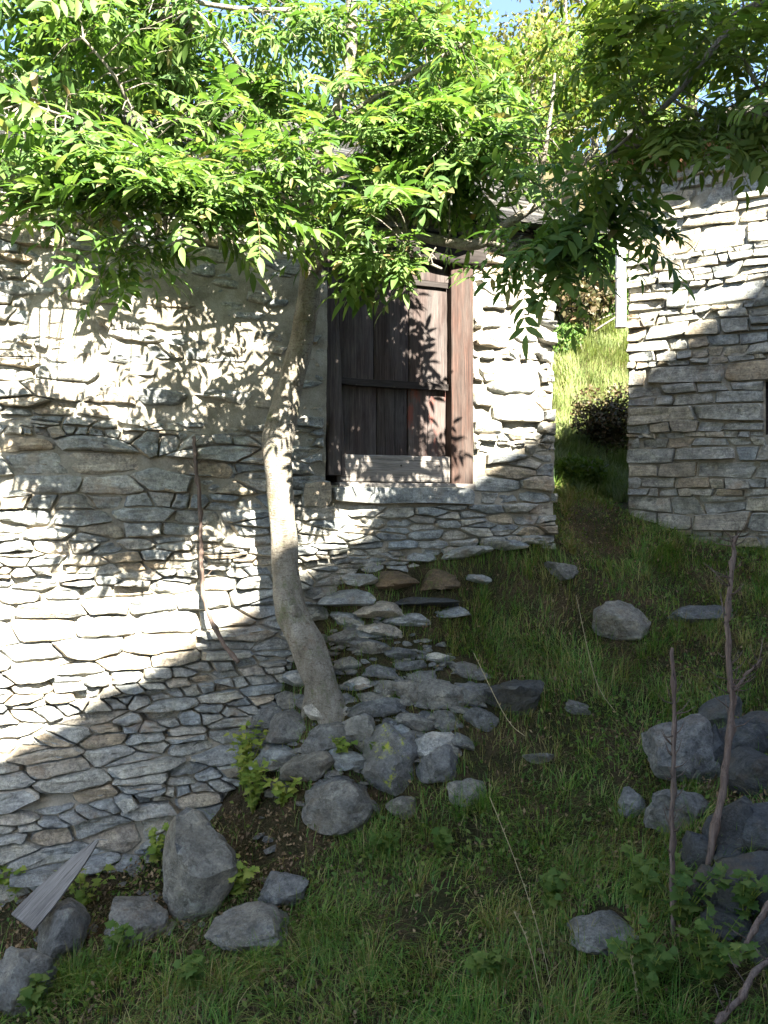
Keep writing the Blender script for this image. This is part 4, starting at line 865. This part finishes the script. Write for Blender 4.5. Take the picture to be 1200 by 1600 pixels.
W2 = [[.03, .022, .018, .016, .014, .012, .008, .004], [.009, .008, .006, .004], [.009, .007, .006, .004], [.008, .006, .005, .003], [.025, .018, .012, .008, .004]]
br2 = []
for b, w_ in zip(B2, W2): p, r_ = spline(b, w_, 5); v, f = tube_data(p, r_, 8, .12, freq=14); link('branch', mesh(v, f), M['bark'], ash2); br2.append(p)
REG2 = [(970,60,50,40,3.1,3.5,5),(1050,25,80,30,3.1,3.5,6),(1150,60,70,50,3.0,3.5,8),(1060,205,80,25,3.1,3.4,6),(1150,190,60,40,3.0,3.4,7),(1000,130,40,30,3.2,3.4,2),(940,250,30,25,3.2,3.5,2),(1260,100,70,120,3.0,3.5,8),(1100,-90,200,60,3.0,3.6,6)]
foliage(ash2, br2, REG2, M['ash_leaf_dark'], 120, M['bark'], .95, 11)

# ------------------------------------------------------------------ background trees and hedge on the slope
def back_tree(name, x, y, h, rx, rz, cnt, mt, label, leafs=.13, trunk_h=.4, seed=1, cat='tree', group=None, low=0.0):
    rr = np.random.default_rng(seed); z0 = H1(x, y); o = tag(empty(name, (0, 0, 0)), label, cat, group)
    base = Vector((x, y, z0 - .1)); top = Vector((x + rr.normal() * .2, y, z0 + h * .8))
    p, r_ = spline([base, base.lerp(top, .35) + Vector((rr.normal() * .1, 0, 0)), base.lerp(top, .7), top], [.05 + h * .018, .04 + h * .013, .03 + h * .006, .02], 5)
    v, f = tube_data(p, r_, 10, .1); link('trunk', mesh(v, f), M['bark'], o)
    cen = np.array([x, y, z0 + h - rz]); nb = 26; cl = []
    for k in range(nb):
        d = rr.normal(size=3); d /= np.linalg.norm(d); q = rr.uniform(.45, 1) ; cl.append((cen + d * q * np.array([rx, rx, rz]) * .8, rr.uniform(.22, .42) * rx))
        if k % 3 == 0:
            e = Vector(cl[-1][0]); s_ = p[int(rr.integers(5, len(p) - 1))]; vv_, ff_ = tube_data([s_, s_.lerp(e, .5) + Vector((0, 0, .1)), e], [.03 + h * .003, .02, .008], 5); link('limb', mesh(vv_, ff_), M['bark'], o)
    ci = rr.integers(0, nb, cnt); C_ = np.array([c[0] for c in cl])[ci]; S_ = np.array([c[1] for c in cl])[ci]
    d = rr.normal(size=(cnt, 3)); d /= np.linalg.norm(d, axis=1)[:, None]; pos = C_ + d * (S_ * rr.uniform(.3, 1, cnt) ** .5)[:, None]
    leaf_quads(pos, leafs, rr, mt, 'crown', o); return o
def leaf_quads(pos, size, rr, mt, name, parent, up=.6, kind='stuff'):
    n_ = len(pos); a = rr.normal(size=(n_, 3)); a /= np.linalg.norm(a, axis=1)[:, None]; nrm_ = rr.normal(size=(n_, 3)); nrm_[:, 2] += up; b = np.cross(nrm_, a); b /= np.linalg.norm(b, axis=1)[:, None] + 1e-9
    s_ = size * rr.uniform(.6, 1.2, n_)[:, None]; c_ = np.cross(a, b)
    V_ = np.stack([pos - a * s_ * .5, pos + b * s_ * .27 + c_ * s_ * .06, pos + a * s_ * .5, pos - b * s_ * .27 + c_ * s_ * .06], 1).reshape(-1, 3)
    o = link(name, mesh_np(V_, np.arange(n_ * 4), np.arange(n_) * 4, False), mt, parent); tag(o, kind=kind); return o
back_tree('hillside_tree', .7, 17, 6.4, 2.2, 2.6, 9000, M['back_leaf'], 'bright green leafy tree on the slope beyond the barn roof', .17, seed=3)
back_tree('hillside_tree', 4.4, 19, 8.0, 2.3, 3.3, 9000, M['back_leaf_gold'], 'golden-brown tree on the hillside between the two buildings', .16, seed=4)
back_tree('hillside_tree', -2.2, 18, 5.5, 2.0, 2.4, 5000, M['back_leaf'], 'green tree on the hillside behind the ridge of the barn roof', .17, seed=5)
back_tree('hillside_tree', 7.8, 21, 9, 2.8, 3.5, 8000, M['back_leaf'], 'green tree on the hillside above the taller stone house', .18, seed=6)
back_tree('hillside_tree', 3.3, 23, 5.2, 2.4, 2.4, 8000, M['back_leaf'], 'farthest green tree up the hillside in the gap below the sky', .18, seed=8)
back_tree('hillside_tree', 3.0, 16.2, 5.2, 1.7, 1.9, 7000, M['back_leaf'], 'low round green tree behind the bushes at the bank top', .13, seed=12)
back_tree('hillside_tree', 5.0, 16.5, 6.0, 1.7, 2.2, 7000, M['back_leaf'], 'slim green tree behind the corner of the taller stone house', .14, seed=13)
def bush(name, px, py, Y, rx, rz, cnt, mt, label, leafs, seed, squash=1.0):
    rr = np.random.default_rng(seed); c = P(px, py, Y); o = tag(empty(name, (0, 0, 0)), label, 'bush')
    zb = H1(c.x, c.y); top = max(c.z, zb + rz * .6)
    for k in range(6):
        e = Vector((c.x + rr.normal() * rx * .5, c.y + rr.normal() * rx * .4, top + rr.uniform(-.3, .6) * rz)); s_ = Vector((c.x + rr.normal() * .12, c.y + rr.normal() * .1, zb - .05)); v, f = tube_data([s_, s_.lerp(e, .5) + Vector((rr.normal() * .05, 0, 0)), e], [.022, .014, .005], 5); link('stem', mesh(v, f), M['bark'], o)
    cl = rr.normal(size=(16, 3)); cl /= np.linalg.norm(cl, axis=1)[:, None]; cl = np.array([c.x, c.y, top]) + cl * rr.uniform(.2, .8, (16, 1)) * np.array([rx, rx * .8, rz]); ci = rr.integers(0, 16, cnt)
    d = rr.normal(size=(cnt, 3)); d /= np.linalg.norm(d, axis=1)[:, None]; pos = cl[ci] + d * rr.uniform(.3, 1, (cnt, 1)) ** .5 * rx * .42; pos[:, 2] = np.maximum(pos[:, 2], H(pos[:, 0], pos[:, 1]) + .02)
    leaf_quads(pos, leafs, rr, mt, 'foliage', o)
bush('hedge_bush', 940, 425, 13.0, 1.0, .9, 7000, M['ash_leaf'], 'leafy bush at the top of the sunlit grassy bank', .10, 21)
bush('hedge_bush', 905, 470, 12.4, .75, .45, 6000, M['bush_brown'], 'dark brown leaf mass coloured as the shadow side of the bank-top bush', .10, 22)  # brown leaves stand in for the green bush's shadow side
bush('hedge_bush', 950, 690, 10.2, .5, .55, 4500, M['bush_brown'], 'brown withered bush in the shaded foot of the grassy bank', .06, 23)
bush('hedge_bush', 905, 750, 8.7, .35, .3, 3000, M['ash_leaf_dark'], 'low dark bush growing in the passage between the buildings', .06, 24)
bush('hedge_bush', 885, 545, 12.0, .35, .3, 2200, M['ash_leaf'], 'small light green shrub on the sunlit bank beside the barn corner', .07, 25)

# ------------------------------------------------------------------ grass
def blades(px_, py_, length, width, rr, mt, name, label, lean=.55, segs=3, dirs=None):
    n_ = len(px_); z = H(px_, py_) - .01; base = np.c_[px_, py_, z]; th = (2 * np.pi * noise2(px_, py_, 1.4, 61.) * 1.3 + rr.normal(0, 1.0, n_)) if dirs is None else dirs; ln = rr.uniform(.15, 1, n_) * lean
    # blades hang downhill a little and away from each other
    d = np.c_[np.cos(th), np.sin(th) - .35, np.zeros(n_)]; side = np.c_[-np.sin(th), np.cos(th), np.zeros(n_)]; rows = []
    for k in range(segs + 1):
        t = k / segs; wv = width * (1 - t) ** .7 if k < segs else width * 0
        c = base + d * (ln * length * t * t)[:, None] + np.c_[np.zeros(n_), np.zeros(n_), length * (t - .45 * ln * t * t)]
        if k < segs: rows += [c - side * wv[:, None] * .5, c + side * wv[:, None] * .5]
        else: rows.append(c)
    V_ = np.stack(rows, 1); m_ = V_.shape[1]; b = np.arange(n_)[:, None] * m_; fl = []
    for k in range(segs - 1): fl.append(b + np.array([2 * k, 2 * k + 1, 2 * k + 3, 2 * k + 2]))
    quads_ = np.concatenate(fl, 1).reshape(n_, segs - 1, 4); tri = b + np.array([m_ - 3, m_ - 2, m_ - 1])
    loops = np.concatenate([quads_.reshape(n_, -1), tri], 1).ravel(); st = (np.arange(n_)[:, None] * (4 * (segs - 1) + 3) + np.r_[np.arange(segs - 1) * 4, 4 * (segs - 1)][None]).ravel()
    o = link(name, mesh_np(V_.reshape(-1, 3), loops, st), mt); return tag(o, label, 'grass', None, 'stuff')
def pxy(x, y, z): return 600 + F * x / y, 800 - F * (z - CAMZ) / y
def wall_gap(x, y): return (5.4 + .4 * x) - y            # distance in front of the barn wall (in y)
def noise2(x, y, s, o): return np.array([n3(a * s, b * s, o) for a, b in zip(x, y)])
def rock_mask(x, y):
    k = np.ones(len(x), bool)
    for (a, b, c, d) in ROCKXY: k &= ((x - a) / (c * .62)) ** 2 + ((y - b) / (d * .62)) ** 2 > 1
    return k
def scatter(n_, dens, seed, x0=-2.6, x1=4.4, y0=2.3, y1=8.8):
    rr = np.random.default_rng(seed); x = rr.uniform(x0, x1, n_); y = y0 + (y1 - y0) * rr.uniform(0, 1, n_) ** 1.35; z = H(x, y); u, v = pxy(x, y, z)
    ok = (u > -80) & (u < 1280) & (v < 1720) & ((wall_gap(x, y) > .08 + .25 * np.clip(-x, 0, 1)) | (x > 1.3)) & rock_mask(x, y)
    rw = (x - rc.x) * RWALL.n.x + (y - rc.y) * RWALL.n.y; ok &= (rw > .05) | (x < 2.1)
    x, y, u, v = x[ok], y[ok], u[ok], v[ok]; k = rr.uniform(0, 1, len(x)) < dens(x, y, u, v); return x[k], y[k], u[k], v[k], rr
def zone(u, v):
    """how grassy a spot is: low on the rubble and the leaf litter under the wall"""
    d = np.ones(len(u))
    rub = (((u - 580) / 160) ** 2 + ((v - 1110) / 115) ** 2 < 1); d[rub] = .16
    lit = (u < 520) & (v < 1330 + (520 - u) * .42) & (v > 1000); d[lit] = .10
    lit2 = (u < 470) & (v >= 1330 + (520 - u) * .42) & (v < 1500); d[lit2] = .3
    drk = (u > 1090) & (v > 1120) & (v < 1500); d[drk] = .12
    return d
x, y, u, v, rr = scatter(230000, lambda x, y, u, v: zone(u, v) * np.clip(.62 + 1.5 * noise2(x, y, 1.7, 4.) + .8 * noise2(x, y, 5.1, 9.), .22, 1), 31)
ln = rr.uniform(.04, .145, len(x)) * (1 + .6 * noise2(x, y, 2.3, 8.)) * np.where((u > 870) & (u < 1000) & (v < 880), .55, 1)
fine = v > 1480; ln = np.where(fine, ln * 1.25, ln)
blades(x, y, ln, rr.uniform(.003, .006, len(x)), rr, M['grass'], 'grass', 'green grass covering the shaded slope and foreground', 1.35)
x, y, u, v, rr = scatter(90000, lambda x, y, u, v: zone(u, v) * np.clip(.22 + 1.4 * noise2(x, y, 2.3, 14.) + .5 * ((u > 600) & (u < 900) & (v < 1150)) + .3 * ((u > 760) & (u < 900) & (v > 1350)), 0, .9), 32)
blades(x, y, rr.uniform(.05, .18, len(x)), rr.uniform(.0022, .004, len(x)), rr, M['grass_yellow'], 'grass', 'yellowing dry grass tufts among the green grass', 1.1)
def tufts(cnt, per, seed, mt, label, lmin, lmax, dens):
    x, y, u, v, rr = scatter(cnt, dens, seed); k = len(x); x = np.repeat(x, per); y = np.repeat(y, per); sc = np.repeat(rr.uniform(.6, 1.2, k), per); a = rr.uniform(0, 2 * np.pi, len(x)); r = rr.uniform(0, 1, len(x)) ** .5 * .05 * sc
    blades(x + np.cos(a) * r, y + np.sin(a) * r, rr.uniform(lmin, lmax, len(x)) * sc, rr.uniform(.0025, .005, len(x)), rr, mt, 'grass', label, 1.25, 3, a + rr.normal(0, .4, len(x)))
tufts(1500, 46, 41, M['grass'], 'long arching tufts of green grass in the foreground', .10, .24, lambda x, y, u, v: zone(u, v) * np.clip(.35 + noise2(x, y, 1.1, 71.), .05, .8) * np.where(v > 1250, 1, .5))
tufts(900, 40, 42, M['grass_yellow'], 'straw-coloured grass tufts on the slope beside the steps', .09, .2, lambda x, y, u, v: np.clip(zone(u, v), .2, 1) * np.clip(.22 + 1.3 * noise2(x, y, 1.6, 81.) + .35 * ((u > 560) & (u < 900) & (v < 1150)), 0, .8))
x, y, u, v, rr = scatter(60000, lambda x, y, u, v: np.clip(.35 + 1.2 * noise2(x, y, 2.9, 94.), .05, .9) * np.where(zone(u, v) < .2, .5, 1), 43)
blades(x, y, rr.uniform(.05, .14, len(x)), rr.uniform(.0016, .003, len(x)), rr, M['thatch'], 'grass', 'flattened brown dead grass between the living tufts', 1.9)
# grass growing up round the rocks and along the foot of the walls
ex, ey = [], []
for (a, b, c, d) in ROCKXY:
    m_ = int(14 + 150 * c); an = RNG.uniform(0, 2 * np.pi, m_); q = RNG.uniform(.8, 1.12, m_); gx_, gy_ = a + np.cos(an) * c * q, b + np.sin(an) * d * q
    k = gx_ > -.9; ex.append(gx_[k]); ey.append(gy_[k])
for wl, u0, u1, m_ in ((RWALL, 0, 1.5, 900), (LW, .3, UCORN + .05, 500)):
    uu = RNG.uniform(u0, u1, m_); dd = RNG.uniform(.03, .2, m_) ** 1.3 + .03; ex.append(wl.o.x + wl.e.x * uu + wl.n.x * dd); ey.append(wl.o.y + wl.e.y * uu + wl.n.y * dd)
ex, ey = np.concatenate(ex), np.concatenate(ey)
blades(ex, ey, RNG.uniform(.05, .17, len(ex)), RNG.uniform(.0025, .0045, len(ex)), RNG, M['grass'], 'grass', 'grass fringe growing round the rocks and along the wall feet', 1.0)
# bank grass, sunlit, in the gap
rr = np.random.default_rng(33); n_ = 90000; x = rr.uniform(.9, 5.2, n_); y = rr.uniform(8.2, 15, n_); kk = (np.abs(600 + F * x / y - 930) < 130); x, y = x[kk], y[kk]
blades(x, y, rr.uniform(.10, .26, len(x)), rr.uniform(.007, .013, len(x)), rr, M['bank_grass'], 'grass', 'sunlit pale green grass on the steep bank between the buildings', .9)
# ground cover leaves and litter
x, y, u, v, rr = scatter(110000, lambda x, y, u, v: np.clip(.2 + .9 * noise2(x, y, 1.9, 24.), .05, .7) * np.where(zone(u, v) < .5, .5, 1), 34)
pos = np.c_[x, y, H(x, y) + rr.uniform(.015, .07, len(x))]; o = leaf_quads(pos, .032, rr, M['cover_leaf'], 'ground_cover', None, 2.0); tag(o, 'small green leaves creeping through the grass', 'ground cover')
x, y, u, v, rr = scatter(120000, lambda x, y, u, v: np.where(zone(u, v) < .5, .8, .22), 35)
pos = np.c_[x, y, H(x, y) + rr.uniform(.004, .035, len(x))]; o = leaf_quads(pos, .026, rr, M['litter'], 'leaf_litter', None, 2.0); tag(o, 'brown dead leaves and twigs strewn at the wall foot', 'leaf litter')

# ------------------------------------------------------------------ weeds with lobed leaves
def lobed(sz):
    out = [(0, 0), (.22, .08), (.5, .02), (.42, .26), (.62, .45), (.36, .5), (.34, .72), (.16, .74), (0, 1.05)]; pts = out + [(-a, b) for a, b in out[-2:0:-1]]
    v = [Vector((0, .42 * sz, .0))] + [Vector((a * sz, b * sz, .12 * sz * abs(a) - .18 * sz * b * b)) for a, b in pts]; n_ = len(pts)
    return v, [(0, k + 1, (k + 1) % n_ + 1) for k in range(n_)]
LOB = []
LOBD = []
for k in range(4):
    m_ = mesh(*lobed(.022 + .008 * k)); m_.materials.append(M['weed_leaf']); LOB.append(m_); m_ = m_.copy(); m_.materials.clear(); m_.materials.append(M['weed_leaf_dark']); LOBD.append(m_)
def weed(px, py, Y, h, ns, nl, label, seed, mt=None, group='weeds at the wall foot', spread=.6):
    rr = random.Random(seed); ns = int(ns * 2); nl += 2; Y = ground_Y(px, py) or Y; b = P(px, py, Y); b.z = H1(b.x, b.y); o = tag(empty('weed', b), label, 'weed', group)
    for s_ in range(ns):
        an = rr.uniform(0, 6.28); e = Vector((math.cos(an) * h * spread * rr.random(), math.sin(an) * h * spread * rr.random() - .03, h * rr.uniform(.6, 1)))
        p, r_ = spline([Vector((0, 0, -.02)), e * .5 + Vector((0, 0, h * .08)), e], [.003, .0022, .001], 4); v, f = tube_data(p, r_, 5); link('stem', mesh(v, f), M['weed_leaf'], o)
        for q in range(nl):
            t = .25 + .75 * q / max(1, nl - 1); pt = p[min(len(p) - 1, int(t * (len(p) - 1)))]; a2 = rr.uniform(0, 6.28)
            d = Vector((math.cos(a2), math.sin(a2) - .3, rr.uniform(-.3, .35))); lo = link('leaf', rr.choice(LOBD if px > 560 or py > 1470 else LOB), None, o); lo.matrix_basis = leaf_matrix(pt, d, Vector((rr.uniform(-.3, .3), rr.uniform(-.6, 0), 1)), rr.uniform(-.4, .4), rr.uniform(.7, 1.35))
WL = [(380,1235,4.6,.42,7,9,'tallest yellow-green weed rising against the wall foot'),(690,1330,3.9,.13,5,7,'low leafy weed in the grass below the rubble heap'),(860,1420,3.4,.16,5,7,'leafy weed among the straw-coloured grass'),(760,1540,3.1,.14,5,7,'low weed deep in the foreground grass'),(1060,1450,3.2,.3,5,8,'dark green weed between the two dry stems'),(300,1545,3.4,.15,5,7,'low leafy weed in the grass below the sunken flat slab'),(395,1275,4.45,.34,7,8,'tall bright yellow-green weed clump left of the blue-grey boulder'),(440,1260,4.35,.2,4,6,'leafy weed squeezed between the tall weed clump and the blue-grey boulder'),
 (330,1245,4.6,.2,3,5,'sparse weed against the wall foot left of the tall weed clump'),(228,1290,4.6,.2,3,5,'weed with pale leaves at the wall foot above the upright boulder'),(370,1400,3.85,.2,4,6,'weed growing close against the side of the upright boulder'),
 (150,1300,4.5,.18,3,4,'thin weed on the wall foot by the tip of the grey board'),(30,1400,4.1,.2,4,5,'weed at the wall foot at the picture edge beside the grey board'),(185,1500,3.6,.18,4,6,'low green weed in front of the flat-topped rock'),
 (600,1190,4.2,.12,3,4,'little weed sprouting beside the lichen boulder'),(535,1195,4.3,.16,3,5,'weed sprouting from the rubble above the blue-grey boulder'),(245,1345,4.2,.2,3,5,'weed between the wall foot and the upright boulder'),
 (1000,1420,3.3,.25,5,7,'broad-leaved weed clump behind the thin dry stem'),(1100,1540,2.85,.3,6,8,'dark leafy weed clump in the lower corner by the dry stems'),(1010,1570,2.9,.24,6,7,'leafy weed clump left of the thin dry stem foot'),(1160,1440,3.0,.22,4,6,'weed in front of the dark tumbled wall'),
 (60,1580,3.3,.16,4,6,'low weed beside the pale flat-faced rock'),(600,1340,4.0,.14,4,6,'small weed in the grass right of the blue-grey boulder'),(130,1420,3.9,.25,4,4,'grassy weed beside the pointed boulder')]
for i, (px, py, Y, h, ns, nl, lb) in enumerate(WL): weed(px, py, Y, h, ns, nl, lb, 100 + i)

# ------------------------------------------------------------------ dry stems and stalks
def stem(name, pts, label, cat, mt, twigs=0, seed=0, tw_len=.08, zone_=(0., 1.)):
    rr = random.Random(seed); p, r_ = px_branch(pts, 6); r_ = [k * .72 for k in r_]; o = tag(empty(name, p[0]), label, cat); off = p[0]
    q = [x - off for x in p]; q = [x + Vector((rr.uniform(-1, 1), 0, 0)) * .004 for x in q]; v, f = tube_data(q, [k * (1 + (.45 if j % 5 == 2 else 0)) for j, k in enumerate(r_)], 8, .45, freq=55); link('stem', mesh(v, f), M[mt], o)
    for k in range(twigs):
        i = int((zone_[0] + (zone_[1] - zone_[0]) * rr.random()) * (len(q) - 1)); d = Vector((rr.uniform(-1, 1), rr.uniform(-.7, .4), rr.uniform(.1, 1.1))).normalized() * tw_len * rr.uniform(.4, 1.3)
        v, f = tube_data([q[i], q[i] + d * .6 + Vector((0, 0, -.004)), q[i] + d + Vector((0, 0, .01))], [.0028, .002, .0009], 4); link('twig', mesh(v, f), M[mt], o)
    return o
stem('dry_stem', [(1066,1545,3.0,7),(1056,1480,3.02,6.5),(1051,1400,3.04,6),(1050,1300,3.06,5.5),(1053,1200,3.08,5),(1054,1100,3.1,4.5),(1050,1012,3.12,4)], 'thin straight dry stem standing in front of the angular boulder', 'dry stem', 'sapling', 34, 1, .07, (.45, .9))
stem('dry_stem', [(1100,1445,3.2,9),(1102,1380,3.2,8.5),(1118,1290,3.22,8),(1134,1200,3.25,7.5),(1144,1110,3.28,7),(1140,1040,3.3,6),(1136,960,3.32,5.5),(1144,880,3.35,5),(1148,838,3.37,4)], 'tallest knotty brown dry stem with twiggy top by the dark wall', 'dry stem', 'sapling', 40, 2, .10, (.45, 1.))
stem('dry_stem', [(1146,1080,3.28,4),(1165,1055,3.3,3),(1190,1030,3.3,2)], 'short forked twig leaning off the tallest dry stem', 'dry stem', 'sapling', 12, 5, .07)
stem('bramble_cane', [(1150,1510,2.75,6),(1175,1460,2.76,6),(1200,1415,2.78,6),(1240,1370,2.8,5)], 'grey bramble cane slanting out at the lower right edge', 'cane', 'sapling', 4, 3)
stem('bramble_cane', [(1120,1600,2.6,7),(1155,1560,2.62,7),(1180,1520,2.64,6),(1215,1490,2.66,6)], 'lower of the two bramble canes in the bottom right corner', 'cane', 'sapling', 4, 4)
stem('dead_sapling', [(372,1035,4.72,5),(340,990,4.78,5),(318,930,4.85,4.5),(314,850,4.88,4),(312,780,4.88,4),(306,725,4.88,4.5),(303,682,4.88,4)], 'thin dead sapling leaning against the sunlit stone wall', 'sapling', 'sapling', 10, 6, .07, (.2, 1.))
def stalk(pts, label, seed):
    p, r_ = px_branch([(a, b, c, .55) for a, b, c in pts], 5); o = tag(empty('grass_stalk', p[0]), label, 'grass stalk'); off = p[0]; v, f = tube_data([x - off for x in p], r_, 4); link('stem', mesh(v, f), M['straw'], o); rr = random.Random(seed); a = Acc()
    for k in range(26):
        i = int(len(p) * .45 + rr.random() * len(p) * .55) - 1; q = p[i] - off; d = Vector((rr.uniform(-.5, .5), rr.uniform(-.3, .3), rr.uniform(.5, 1))).normalized() * .016; s_ = Vector((.0018, 0, 0)); a.add([q, q + d * .5 + s_, q + d, q + d * .5 - s_], [(0, 1, 2, 3)])
    a.build('seed_head', M['straw'], o)
stalk([(865,1560,3.0),(840,1450,3.1),(805,1345,3.2),(765,1245,3.3)], 'longest pale seed stalk arching up out of the foreground grass', 1)
stalk([(850,1580,2.95),(835,1510,3.0),(820,1460,3.05),(803,1425,3.1)], 'shorter pale seed stalk beside the longest one', 2)
stalk([(1000,1600,2.8),(995,1550,2.82),(985,1490,2.85)], 'upright pale grass stalk near the thin dry stem foot', 3)
stalk([(820,1150,4.0),(790,1120,4.1),(740,1020,4.3)], 'thin pale stalk leaning over the bank beside the rubble', 4)
stalk([(960,1110,4.4),(930,1060,4.5),(900,930,4.8)], 'thin pale stalk bending in the middle of the grassy slope', 5)

# ------------------------------------------------------------------ put each group root at the base of its thing
for o, b in ((barn, LW.at(0, 1.2)), (rb, RWALL.at(1, 1.4)), (nh, Vector((8, YC - 3, 0))), (ash, P(510, 1100, 4.72)), (ash2, g0)):
    o.location = b
    for c in o.children: c.matrix_parent_inverse = Matrix.Translation(-b)

ORD = ['first', 'second', 'third', 'fourth', 'fifth', 'sixth', 'seventh', 'eighth', 'ninth', 'tenth', 'eleventh', 'twelfth', 'thirteenth', 'fourteenth']
ROW = ['topmost', 'second', 'third', 'fourth', 'fifth', 'sixth']
for grp, nrow, fmt in (('rubble stones around the tree foot', 5, 'grey rubble stone by the tree foot, {} from the left in the {} row'), ('ledge stones below the door', 4, 'flat ledge stone below the barn door, {} from the left in the {} row'), ('stones of the dark tumbled wall', 4, 'dark stone of the tumbled wall at the picture edge, {} from left in {} row')):
    it = sorted([o for o in scn.objects if o.get('group') == grp], key=lambda o: (o.location.z - CAMZ) / o.location.y, reverse=True); per = -(-len(it) // nrow)
    for r in range(nrow):
        for k, o in enumerate(sorted(it[r * per:(r + 1) * per], key=lambda o: o.location.x / o.location.y)): o['label'] = fmt.format(ORD[k], ROW[r] if r < nrow - 1 else 'lowest')
